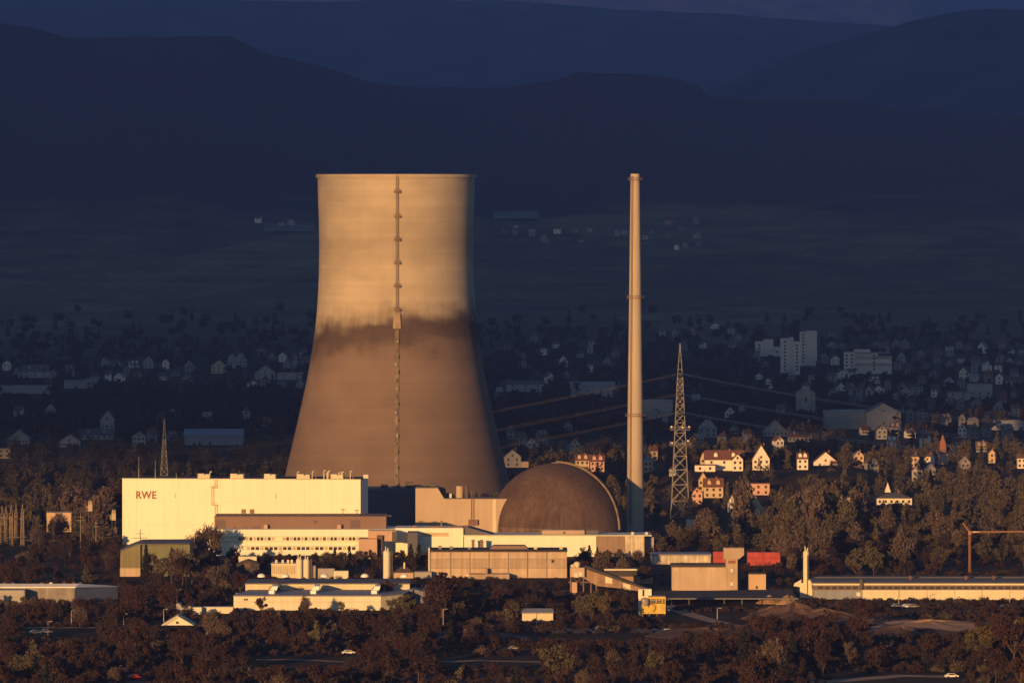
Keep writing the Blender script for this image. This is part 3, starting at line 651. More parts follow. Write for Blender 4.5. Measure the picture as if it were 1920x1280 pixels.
YD = 2276
t = thing('control_cabin', 'white steel cabin with dark door perched above the yellow plant', 'cabin', at(1209,YD+8))
MB().boxp(1197,1221.5,1104,1121,YD+8,5).boxp(1197,1204,1121,None,YD+8.5,4).boxp(1212,1221,1121,None,YD+8.5,4).build('body', HWHITE, t)
MB().boxp(1204.5,1208,1105,1117,YD+7.8,.3).build('door', GLASS, t)
t = thing('loading_plant', 'bright yellow gravel loading plant with dark lettering panel and grey round drum', 'plant', at(1228,YD))
MB().boxp(1203,1248,1130,1150,YD,7).boxp(1216,1248,1118,1131,YD,7).build('body', YELLOW, t)
for a,b_ in ((1217.5,1229),(1231,1241),(1243,1246)): MB().boxp(a,b_,1122.5,1129.5,YD-.15,.3).build('lettering_panel', DSTEEL, t)
g = MB()
for a,b_ in ((1219,1223),(1224.5,1227.5),(1232.5,1239)): g.boxp(a,b_,1124.4,1125.6,YD-.25,.2)
g.build('lettering', mat('pale lettering',(0.5,0.45,0.35),0.8), t)
q = W(1209,1127,YD-.6); MB().lathe([(1.3,PZ(1134,YD)),(1.55,PZ(1130,YD)),(1.5,PZ(1122,YD)),(.8,PZ(1120,YD)),(.05,PZ(1119.8,YD))],q.x,q.y,20,cap=False).build('drum', CONC, t, smooth=True)
MB().tube([W(1217+7*math.sin(a)+5,1136+7*(1-math.cos(a))-4,YD-.2) for a in np.linspace(-1.4,3.0,12)],.16).build('hose', RUST, t)
g = MB()
for px_ in (1205,1218,1232,1246): g.bar(W(px_,1149,YD+1),(PX(px_,YD),YD+1,-.2),.22).bar(W(px_,1149,YD+6),(PX(px_,YD),YD+6,-.2),.22)
g.build('legs', RUST, t)
MB().prismp([(1248,1141),(1256,1145),(1256,1143.4),(1248,1139)],YD+2,3).build('chute', STEEL, t)

MD = 2428
t = thing('mixing_hall', 'plain tan concrete hall with dark flat roof and attached square mixing tower', 'hall', at(1320,MD))
MB().boxp(1260,1361,1062,None,MD,11).build('wall', TANC, t)
MB().boxp(1258,1361,1057.5,1061.8,MD+.4,11).boxp(1258.5,1361,1061.5,1062.8,MD-.35,.6).build('roof', DROOF, t)
MB().boxp(1263,1356,1063.6,1069,MD-.1,.2).build('panel_row', TANP, t)
MB().boxp(1360.8,1383,1047,None,MD-1.0,9).build('tower', mat('tower concrete',(0.44,0.35,0.26),0.9,0.15,0.2,0.15), t)
MB().prismp([(1357,1047.4),(1386,1047.4),(1395,1040),(1395,1027),(1357,1027)], MD-2, 9).build('hopper', TANPD, t)
MB().boxp(1383,1388,1049,None,MD+3,5).build('duct', DSTEEL, t)
for py in (1066,1091): MB().boxp(1370,1374,py,py+6,MD-1.15,.3).build('window', HWHITE, t)
MB().boxp(1365,1379,1050,1056,MD-1.12,.3).build('stain_panel', BRICK, t)
t = thing('pump_house', 'small cube shaped tan building right of the square mixing tower', 'building', at(1420,MD))
MB().boxp(1404,1436,1076,None,MD+5,9).build('wall', mat('bright ochre render',(0.50,0.37,0.24),0.85,0.1,0.2), t); MB().boxp(1403.4,1436.6,1074,1076,MD+4.6,10).build('roof', DROOF, t)
MB().boxp(1417,1420.5,1098,1103,MD+4.8,.4).build('door', GLASS, t)
for a,b_,tp,d_,lb in ((1337,1362,1034,2590,'bright red container stack partly behind the square mixing tower'),(1401,1463,1035,2590,'long bright red container row right of the square mixing tower')):
    t = thing('container_stack', lb, 'containers', at((a+b_)/2,d_))
    n = max(1,round((b_-a)/30)); 
    for i in range(n): MB().boxp(a+(b_-a)*i/n+.2,a+(b_-a)*(i+1)/n-.2,tp,1045,d_,4).boxp(a+(b_-a)*i/n+.2,a+(b_-a)*(i+1)/n-.2,1045.5,None,d_+.1,4).build('container', RED, t)
t = thing('shadow_streak_building', 'long pale building with painted tree shadow streaks behind the mixing hall', 'building', at(1278,2600))
MB().boxp(1222,1333,1041,None,2600,16).build('wall', STREAKW, t); MB().boxp(1221,1334,1038.5,1041,2599.6,17).build('roof', GREYR, t)  # tree shadows are painted into this wall as darker streaks

RD = 2345
t = thing('open_shed', 'broad dark roofed open shed with pale roof marks and rubble under its eaves', 'shed', at(1365,RD))
zE, zR = PZ(1121,RD), PZ(1108,RD+34)
MB().add([(PX(1222,RD),RD-.3,zE),(PX(1497,RD),RD-.3,zE),(PX(1480,RD+34),RD+34,zR+.8),(PX(1225,RD+34),RD+34,zR),(PX(1222,RD),RD-.3,zE-.4),(PX(1497,RD),RD-.3,zE-.4),(PX(1480,RD+34),RD+34,zR+.4),(PX(1225,RD+34),RD+34,zR-.4)],
         [(0,1,2,3),(7,6,5,4),(0,4,5,1),(1,5,6,2),(2,6,7,3),(3,7,4,0)]).build('roof', DROOF, t)
MB().boxp(1222,1497,1121.2,1122.4,RD-.5,.4).build('gutter', PALER, t)
MB().boxp(1224,1494,1122.5,None,RD+26,2).build('back_wall', DSTEEL, t)
for px_ in np.arange(1226,1496,33): MB().boxp(px_-1,px_+1,1122,None,RD+.3,.4).build('post', DSTEEL, t)
def roofpt(px, v, dz=.08):                   # a point on the sloped roof, v = 0 eave .. 1 ridge
    d = RD-.3+34.3*v; return Vector((PX(px,RD)*(1-v)+PX(px,RD+34)*v, d, zE+(zR-zE)*v+dz))
for pts in ([(1407,.30),(1429,.30),(1429,.40),(1407,.40)],[(1408,.66),(1428,.66),(1428,.73),(1408,.73)],[(1424,.40),(1429,.40),(1429,.66),(1424,.66)],[(1433,.70),(1454,.74),(1454,.79),(1433,.75)],[(1438,.32),(1444,.36),(1449,.55),(1445,.55)]):
    a = [roofpt(*p) for p in pts]; b_ = [roofpt(*p, -.1) for p in pts]
    MB().add(a+b_,[(0,1,2,3),(7,6,5,4),(0,4,5,1),(1,5,6,2),(2,6,7,3),(3,7,4,0)]).build('roof_mark', PALER, t)
for px_ in (1437,1440,1466,1475): MB().boxp(px_-2,px_+2,1105,1109,RD+33,1.6).build('roof_vent', CREAM, t)
def heap(px, d, w, h, m_, label, seed, dep=None):
    g = MB(); x0 = PX(px,d); n = 26; rr_ = 12; dep = dep or w
    r_ = random.Random(seed); ph = [r_.uniform(0,6.28) for _ in range(6)]
    vs = []; fs = []
    for k in range(rr_+1):
        q = k/rr_
        for i in range(n):
            a = 2*math.pi*i/n; wob = 1+.13*math.sin(2*a+ph[0])+.09*math.sin(3*a+ph[1])+.05*math.sin(7*a+ph[2])
            z = h*(1-q**1.35)*(1+.16*math.sin(4*a+ph[3]+5*q)+.10*math.sin(9*a+ph[4]-7*q)+.12*math.sin(6*q+ph[5]+2*a)) if k < rr_ else -.3
            vs.append((x0+q*w/2*wob*math.cos(a), d+q*dep/2*wob*math.sin(a), z))
    for k in range(rr_):
        for i in range(n): j=(i+1)%n; fs.append((k*n+i,(k+1)*n+i,(k+1)*n+j,k*n+j))
    g.add(vs,fs); o = g.build('rubble_heap', m_, None, smooth=False); return tag(o, label, 'heap')
for a in ((1443,RD+6,9,2.6,SANDY,'small orange rubble heap under the open shed eaves, left of two',1),(1478,RD+4,12,2.9,SANDY,'small orange rubble heap under the open shed eaves, right of two',2),
          (1490,2270,34,4.6,EARTH,'broad brown gravel heap in front of the open shed',3),(1546,2262,34,3.4,EARTH,'low brown gravel heap right of the broad one below the lime silo',4),
          (1455,2290,20,2.6,EARTH,'pale sandy heap just below the open shed',5),(1640,2236,46,2.2,EARTH,'flat sandy heap in the clearing below the cream long hall',6),
          (1745,2226,60,2.0,SANDY,'long low orange earth bank at the right of the clearing',7),(1690,2190,40,2.2,EARTH,'flat dark earth heap at the lower edge of the clearing',8),
          (880,2170,40,2.4,EARTH,'low reddish earth heap left of the parked cars',9),(1330,2180,50,2.5,EARTH,'wide flat earth heap below the yellow loading plant',10)):
    heap(*a[:6], a[6])

# lime silo, long hall
t = silo(1511.5,5.6,1034,2385,mat('cream silo paint',(0.66,0.63,0.46),0.6,0.06,0.1,0.08),'slender tall cream silo column on a wide base left of the long hall', ladder=False, name='silo')
x = PX(1511.5,2385)
MB().lathe([(2.5,-.3),(2.5,PZ(1087,2385)),(1.2,PZ(1085,2385))],PX(1520,2385),2385.5,20).build('base_tank', MATS['cream silo paint'], t, smooth=True)
MB().boxp(1500,1526.5,1092,None,2383.6,1.6).build('base_block', OFFW, t)
g = MB().prismp([(1488,1098),(1500,1100),(1503,1086),(1490,1093)],2384,2); g.build('chute', CREAM, t)
MB().boxp(1513.2,1514.6,1040,1116,2382.9,.4).build('feed_pipe', RUST, t)
QD = 2372
t = thing('long_hall', 'very long low industrial hall with slate roof, pale window strip and cream wall panels', 'hall', at(1720,QD))
MB().boxp(1618,1990,1105.4,None,QD,14).build('wall', CREAM, t)
MB().boxp(1525,1618,1098,None,QD+3,11).build('left_wall', BLUEC, t)
MB().boxp(1524,1990,1092,1096.6,QD+3,10.5).build('window_strip', OFFW, t)
MB().boxp(1524,1990,1096.6,1105.2,QD+2.4,9).build('wall_band', BROWND, t)
zq = PZ(1091.8,QD); MB().add([(PX(1522,QD),QD+1.5,zq),(PX(1995,QD),QD+1.5,zq),(PX(1995,QD),QD+15,zq+.9),(PX(1522,QD),QD+15,zq+.9),(PX(1522,QD),QD+1.5,zq-.35),(PX(1995,QD),QD+1.5,zq-.35),(PX(1995,QD),QD+15,zq+.5),(PX(1522,QD),QD+15,zq+.5)],
    [(0,1,2,3),(7,6,5,4),(0,4,5,1),(1,5,6,2),(2,6,7,3),(3,7,4,0)]).build('roof', SLATE, t)
for px_ in (1686,1738,1790,1841,1893): MB().boxp(px_-.6,px_+.6,1105.6,1119,QD-.15,.3).build('downpipe', TANC, t)
g = MB()
for px_ in np.arange(1534,1985,13): g.boxp(px_,px_+9,1099.5,1103.5,QD+2.3,.2)
g.build('glazing', GLASS, t)
for px_ in (1707,1811,1863): MB().boxp(px_-2.4,px_+2.4,1079,1086,QD+10,2).build('roof_vent', BRNR, t)
MB().boxp(1606,1613,1110,1117,QD+2.7,.4).build('door', OFFW, t)
MB().boxp(1525,1990,1081,None,QD+18,8).build('rear_wing', DSTEEL, t)
MB().boxp(1612,1617,1086,1104,QD+1.2,.5).build('expansion_joint', DSTEEL, t)

# ------------------------------------------------------------------ lattice structures
def lattice(px, d, top, base_w, top_w, spire, label, cat, name, group=None, bays=9, arms=(), plats=(), bar_r=.16, m_=STEEL, parts=True, waist=None):
    x0 = PX(px,d); zt_ = PZ(top,d)
    t = thing(name, label, cat, (x0,d,0), 0, group)
    zb = zt_*(1-spire)
    def half(z):
        if waist: return float(np.interp(z,[0,waist[0]*zb,zb],[base_w/2,waist[1]/2,top_w/2]))
        return base_w/2+(top_w/2-base_w/2)*z/zb
    cs = [(-1,-1),(1,-1),(1,1),(-1,1)]
    zz = [0]; 
    r_ = (top_w/base_w)**(1/bays); k_ = [max(.35,r_**i) for i in range(bays)]; s_ = sum(k_)
    for k in k_: zz.append(zz[-1]+zb*k/s_)
    P = lambda c, z: Vector((x0+c[0]*half(z), d+c[1]*half(z), z))
    leg = []
    for c in cs:
        g = MB().tube([P(c,z) for z in zz], bar_r*1.5)
        if parts: g.build('leg', m_, t)
        else: leg.append(g)
    g = MB()
    for q in leg: g.add(q.v, q.f)
    for a,b_ in zip(zz[:-1],zz[1:]):
        for i in range(4):
            c, e = cs[i], cs[(i+1)%4]
            g.bar(P(c,a),P(e,b_),bar_r); g.bar(P(e,a),P(c,b_),bar_r); g.bar(P(c,b_),P(e,b_),bar_r)
    g.build('bracing' if parts else 'lattice', m_, t)
    g = MB()
    for c in cs: g.bar(P(c,zb),(x0,d,zt_),bar_r*1.2)
    for f_ in (.25,.5,.75):
        z = zb+(zt_-zb)*f_; h = half(zb)*(1-f_)
        for i in range(4): g.bar((x0+cs[i][0]*h,d+cs[i][1]*h,z),(x0+cs[(i+1)%4][0]*h,d+cs[(i+1)%4][1]*h,z),bar_r)
    g.build('peak', m_, t)
    for z, ln in arms:
        g = MB(); h = half(z)
        for s_ in (-1,1):
            for sx in (-1,1): g.bar((x0+sx*h,d+s_*h,z),(x0,d+s_*(h+ln),z),bar_r); g.bar((x0+sx*h,d+s_*h,z+1.6),(x0,d+s_*(h+ln),z),bar_r)
        g.build('crossarm', m_, t)
    for z, o_ in plats:
        h = half(z)+o_; g = MB().box(x0-h,x0+h,d-h,d+h,z-.2,z)
        for i in range(4):
            c, e = cs[i], cs[(i+1)%4]
            for zz_ in (z+.6,z+1.2): g.bar((x0+c[0]*h,d+c[1]*h,zz_),(x0+e[0]*h,d+e[1]*h,zz_),.08)
            g.bar((x0+c[0]*h,d+c[1]*h,z),(x0+c[0]*h,d+c[1]*h,z+1.2),.08)
        g.build('platform', m_, t)
    return t
PYD = 2960
pyl = lattice(1275,PYD,643,8.6,2.4,.20,'tall steel lattice pylon with two antenna platforms right of the chimney','pylon','pylon',bays=13,arms=((PZ(703,PYD),7),(PZ(740,PYD),9),(PZ(775,PYD),7)),plats=((PZ(805,PYD),2.2),(PZ(834,PYD),2.2)),bar_r=.17)
for px_,py in ((1259,800),(1280,801),(1292,800),(1260,830),(1290,826)):
    q = W(px_,py,PYD-3.5); MB().bar(q,(q.x,q.y-.5,q.z),.45,12).build('antenna_dish', HWHITE, pyl)
lattice(308,3110,784,5.2,1.4,.25,'smaller steel lattice pylon rising behind the white turbine hall','pylon','pylon',bays=10,bar_r=.13,arms=((PZ(840,3110),4),))
gl = ['short lattice gantry mast at the left edge, first of five','short lattice gantry mast, second of five from left edge','middle lattice gantry mast of five at the left edge','fourth lattice gantry mast of five, tall and narrow','fifth lattice gantry mast, nearest the beige substation building']
for (px_,tp,d_),lb in zip(((4,948,2745),(11,948,2752),(21,946,2738),(30,945,2746),(42,944,2740)),gl):
    lattice(px_,d_,tp,1.5,1.2,.28,lb,'gantry mast','gantry_mast','substation gantry masts',bays=11,bar_r=.08,m_=mat('ochre weathered steel',(0.25,0.20,0.14),0.7,0.2,0.3),parts=False)
g = MB().bar(W(-10,1009,2736),W(50,1006,2736),.25).bar(W(-10,972,2742),W(44,972,2742),.18); tag(g.build('gantry_beam', DSTEEL), 'dark horizontal gantry beam across the five lattice masts', 'beam')
lattice(216,2735,985,2.0,1.2,.12,'single lattice gantry mast just left of the white turbine hall','gantry mast','gantry_mast','substation gantry masts',bays=7,bar_r=.09,m_=MATS['ochre weathered steel'],parts=False)
def dist_pole(px,d,top,arm,label):
    t = thing('power_pole', label, 'power pole', at(px,d)); zt_ = PZ(top,d)
    MB().bar((PX(px,d),d,0),(PX(px,d),d,zt_),.28,8,.16).build('mast', STEEL, t)
    MB().box(PX(px,d)-arm,PX(px,d)+arm,d-.12,d+.12,zt_*.8,zt_*.8+.25).box(PX(px,d)-arm*.6,PX(px,d)+arm*.6,d-.12,d+.12,zt_*.9,zt_*.9+.2).build('crossarm', STEEL, t)
dist_pole(263,2535,992,3.0,'wooden looking power pole with crossarm standing above the green shed roof')
dist_pole(151,2700,962,1.8,'slim power pole right of the beige substation building')
dist_pole(180,2690,975,1.2,'slim power pole left of the white turbine hall')
# conductors
CABLE = mat('aluminium conductor',(0.08,0.075,0.075),0.8,0.05)  # darkened to hold back the sun on the left-hand lines
CABLE2 = mat('lightened conductor',(0.42,0.40,0.40),0.6,0.05)  # lightened to offset the shade on the right-hand lines
def cable(p, q, sag, r, label, group, n=36, m_=None):
    pts = []
    for i in range(n+1):
        k = i/n; v = p.lerp(q,k); v.z -= 4*sag*k*(1-k); pts.append(v)
    return tag(MB().tube(pts,r,4).build('power_line', m_ or CABLE), label, 'power line', group)
for lv,(y0,ye,yr) in enumerate(((700,868,800),(738,895,832),(772,928,862))):
    nm = ('uppermost','middle','lowest')[lv]
    for s_ in (-1,1):
        o_ = (7,9,7)[lv]
        fb = 'front' if s_ < 0 else 'rear'
        p = W(1275,y0,PYD); p.y += s_*(o_+.8)
        q = W(-60,ye,3330); q.y += s_*8; q.z += s_*.5
        cable(p,q,9.3,.055,f'{nm} {fb} power line from the tall pylon past the cooling tower','power lines running left from the tall pylon')
        q = W(2010,yr,3850); q.y += s_*8; q.z += s_*.6
        cable(p,q,4.0,.13,f'{nm} {fb} power line from the tall pylon towards the houses','power lines running right from the tall pylon', m_=CABLE2)
for k,(a,b_,sg) in enumerate(((W(48,1011,2738),W(215,998,2735),1.2),(W(48,1013,2739),W(215,1005,2736),1.0),(W(48,953,2742),W(225,948,2800),1.0))):
    cable(a,b_,sg,.13,('upper busbar cable between the left masts and the single mast','lower busbar cable between the left masts and the single mast','thin high cable passing over the beige substation building')[k],'substation cables')
t = thing('substation_building', 'small beige windowless substation building behind bare trees at left', 'building', at(110,2850))
MB().boxp(87.5,133.5,962,None,2850,10).build('wall', mat('beige render',(0.50,0.37,0.25),0.85,0.1), t); MB().boxp(87,134,960.6,962,2849.7,10.6).build('roof', TANC, t); MB().boxp(106,108.5,965,968,2849.9,.2).build('vent', BROWND, t)
for px_,tp,d_,lb in ((169,938,2780,'tan transformer with insulator horns left of the white turbine hall'),(213,955,2770,'pale bulky transformer against the left end of the turbine hall')):
    t = thing('transformer', lb, 'transformer', at(px_,d_))
    MB().boxp(px_-4,px_+4,tp+8,tp+20,d_,3).build('tank', TANC, t)
    for dx in (-3,3): MB().boxp(px_+dx-.5,px_+dx+.5,tp+20,None,d_+1,.4).build('leg', DSTEEL, t)
    for dx in (-2.5,0,2.5): 
        g = MB(); x = PX(px_+dx,d_)
        for k in range(5): g.cyl(x,d_+1.4,PZ(tp+8-k*1.6,d_),PZ(tp+8-k*1.6-1.1,d_),.38-.04*k,10)
        g.build('insulator', HTAN, t)
    MB().boxp(px_-7,px_-4.6,tp+10,tp+19,d_+.3,2.2).build('radiator', STEEL, t)

# tower crane
CD = 2545
t = thing('tower_crane', 'slender orange tower crane with a long jib reaching out to the right', 'crane', at(1818,CD))
def truss(g, p, q, w, n, r=.1):
    p, q = Vector(p), Vector(q); ax = (q-p).normalized(); u = ax.orthogonal().normalized(); v = ax.cross(u)
    cs = [u*w+v*w, u*w-v*w, -u*w-v*w, -u*w+v*w]
    for c in cs: g.bar(p+c,q+c,r*1.5)
    for k in range(n):
        a, b_ = p.lerp(q,k/n), p.lerp(q,(k+1)/n)
        for i in range(4): g.bar(a+cs[i],b_+cs[(i+1)%4],r); g.bar(a+cs[i],a+cs[(i+1)%4],r)
    return g
zj = PZ(997,CD); x = PX(1818,CD)
truss(MB(),(x,CD,0),(x,CD,zj),.30,26,.045).build('mast', ORANGE, t)
truss(MB(),(x,CD,zj),(x+30,CD-6,zj+.6),.20,26,.04).build('jib', ORANGE, t)
truss(MB(),(x,CD,zj),(x-2.6,CD+.5,zj+3.6),.16,5,.05).build('apex', ORANGE, t)
MB().box(x-.6,x+.7,CD-.6,CD+.6,zj-1.0,zj+.5).build('slewing_cab', ORANGE, t)
MB().box(x+1.2,x+4,CD-.7,CD-.4,zj-.1,zj+.3).build('name_board', CREAM, t)
MB().bar((x-2.6,CD+.5,zj+3.6),(x+12,CD-2.4,zj+.7),.05).build('stay', DSTEEL, t)

# ------------------------------------------------------------------ lamp posts
lamps = [(134,1144,1173,'below the left warehouse wall'),(232,1151,1174,'left of the white gabled house'),(307,1142,1168,'just behind the white gabled house'),(332,1105,1135,'behind the low outbuilding'),
         (388,1158,1190,'right of the white gabled house'),(655,1140,1175,'below the middle of the white warehouse'),(831,1142,1177,'right of the white warehouse end'),(1006,1150,1176,'in front of the grey roofed shed'),
         (1685,1106,1135,'in front of the long hall, left one'),(1893,1110,1136,'in front of the long hall, right one'),(1345,1140,1160,'below the open shed'),(90,1165,1190,'among the trees at the far left')]
for px_,tp,bs,lb in lamps:
    d = gd(bs); t = thing('lamp_post', 'thin pale lamp post '+lb, 'lamp post', at(px_,d)); x = PX(px_,d); z = PZ(tp,d)
    MB().bar((x,d,-.2),(x,d,z),.15,8,.09).build('post', mat('pale lamp steel',(0.42,0.37,0.31),0.6), t)
    MB().bar((x,d,z),(x+.9,d-.3,z+.15),.06).build('arm', MATS['pale lamp steel'], t); MB().box(x+.7,x+1.4,d-.5,d-.15,z+.08,z+.3).build('lantern', LAMPG, t)

t = thing('grey_roofed_shed', 'small pale shed with a blue grey roof alone among trees', 'shed', at(1008,2255))
MB().boxp(979,1037,1148,None,2255,9).build('wall', CREAM, t)
MB().add([(PX(977,2255),2254.5,PZ(1149,2255)),(PX(1039,2255),2254.5,PZ(1149,2255)),(PX(1037,2255),2260,PZ(1141.5,2255)),(PX(979,2255),2260,PZ(1141.5,2255)),(PX(977,2255),2265,PZ(1149,2255)),(PX(1039,2255),2265,PZ(1149,2255))],
    [(0,1,2,3),(3,2,5,4),(1,5,2),(0,3,4),(0,4,5,1)]).build('roof', mat('blue grey sheet',(0.25,0.29,0.33),0.5), t)

# ------------------------------------------------------------------ cars
def make_car(body_m, label, group):
    t = thing('parked_car', label, 'car', (0,0,0), 0, group)
    prof = [(-2.1,.35),(2.1,.35),(2.15,.75),(1.3,.9),(.75,1.42),(-.9,1.45),(-1.7,.95),(-2.12,.85)]
    MB().prism(prof,-.85,.85).build('body', body_m, t, local=True)
    MB().prism([(-1.45,.93),(1.05,.93),(.68,1.34),(-.86,1.36)],-.87,.87).build('window', GLASS, t, local=True)
    for sx in (-1.3,1.3):
        for sy in (-.8,.8): MB().bar((sx,sy-.1,.33),(sx,sy+.1,.33),.33,12).build('wheel', TYRE, t, local=True)
    return t
CARP = {}
def place_car(px, py, m_, word, rz, where):
    d = gd(py); g_ = 'cars parked on the lower plain'
    if m_ not in CARP: o = CARP[m_] = make_car(m_, '', g_)
    else:
        s = CARP[m_]; o = s.copy(); C.objects.link(o)
        for ch in s.children: c = ch.copy(); C.objects.link(c); c.parent = o
    o.location = at(px,d,.02); o.rotation_euler = (0,0,rz); o['label'] = f'{word} car parked {where}'
    return o
ords = ['leftmost','second from left','third from left','fourth from left','fifth from left','sixth from left','seventh from left','eighth from left','ninth from left','tenth from left']
for i,px_ in enumerate((1034,1052,1070,1088,1104,1122,1196,1212,1228,1244)):
    place_car(px_, 1186+(i%2)*2, CARD, 'dark', .5+.1*(i%3), f'in the clearing row, {ords[i]} in the row')
for px_,py,m_,wd,wh in ((1127,1181,CARW,'small white','behind the clearing row'),(1252,1186,CARW,'white','at right end of the clearing row'),(653,1226,CARW,'white','in the thicket below the white warehouse'),
        (1784,1270,CARW,'bright white','on the track at the bottom right'),(253,1272,CARR,'bright red','at the bottom edge below the gabled house'),(66,1188,CARS,'silver','behind trees at far left, left of two'),(86,1187,CARS,'silver','behind trees at far left, right of two'),
        (1682,1138,CARS,'silver','below the long hall, leftmost of four'),(1700,1139,CARW,'white','below the long hall, second of four'),(1712,1139,CARS,'silver','below the long hall, third of four'),(1885,1140,CARW,'white','below the long hall, rightmost of four'),
        (965,1218,CARS,'silver','left of the clearing beside the dirt track'),(1845,1240,CARS,'silver','under the yellowish trees at bottom right')):
    place_car(px_,py,m_,wd,0.25,wh)

# ------------------------------------------------------------------ tracks and clearings
def sheet(name, pts, m_, z):
    me = MB().add([(PX(p,gd(q)),gd(q),z) for p,q in pts],[tuple(range(len(pts)))]).mesh(name); o = link(name, me, m_); o['kind'] = 'structure'; return o
def strip(name, pts, w, m_, z):
    c = [Vector((PX(p,gd(q)),gd(q),0)) for p,q in pts]; vs = []; fs = []
    for i,v in enumerate(c):
        a = (c[min(i+1,len(c)-1)]-c[max(i-1,0)]).normalized(); n = Vector((-a.y,a.x,0))*w/2
        vs += [(v.x+n.x,v.y+n.y,z),(v.x-n.x,v.y-n.y,z)]
        if i: fs.append((2*i-2,2*i-1,2*i+1,2*i))
    o = link(name, MB().add(vs,fs).mesh(name), m_); o['kind'] = 'structure'; return o
0 and sheet('gravel_yard', [(1430,1186),(1840,1186),(1850,1150),(1560,1140),(1500,1130),(1250,1130),(1240,1146)], EARTH, .03)
0 and sheet('car_park', [(900,1222),(1270,1212),(1255,1172),(1000,1172)], mat('reddish gravel',(0.12,0.075,0.06),1,.3,.2), .02)
strip('dirt_track', [(820,1240),(900,1238),(1010,1240),(1100,1246),(1300,1244),(1500,1243)], 5, SANDY, .04)
strip('dirt_track', [(480,1236),(560,1236),(640,1240),(740,1238)], 4, SANDY, .05)
strip('road', [(1248,1134),(1290,1150),(1330,1162),(1400,1178)], 6, SANDY, .06)
strip('dirt_track', [(1480,1282),(1620,1272),(1690,1266),(1790,1268)], 9, SANDY, .045)
sheet('field', [(0,1300),(1500,1300),(1540,1264),(1300,1255),(900,1266),(500,1272),(0,1280)], EARTH, .015)
strip('road', [(40,1176),(180,1176),(240,1175)], 5, SANDY, .055)
strip('gravel_yard', [(1525,1187),(1560,1186),(1600,1187),(1665,1188)], 5, SANDY, .07)

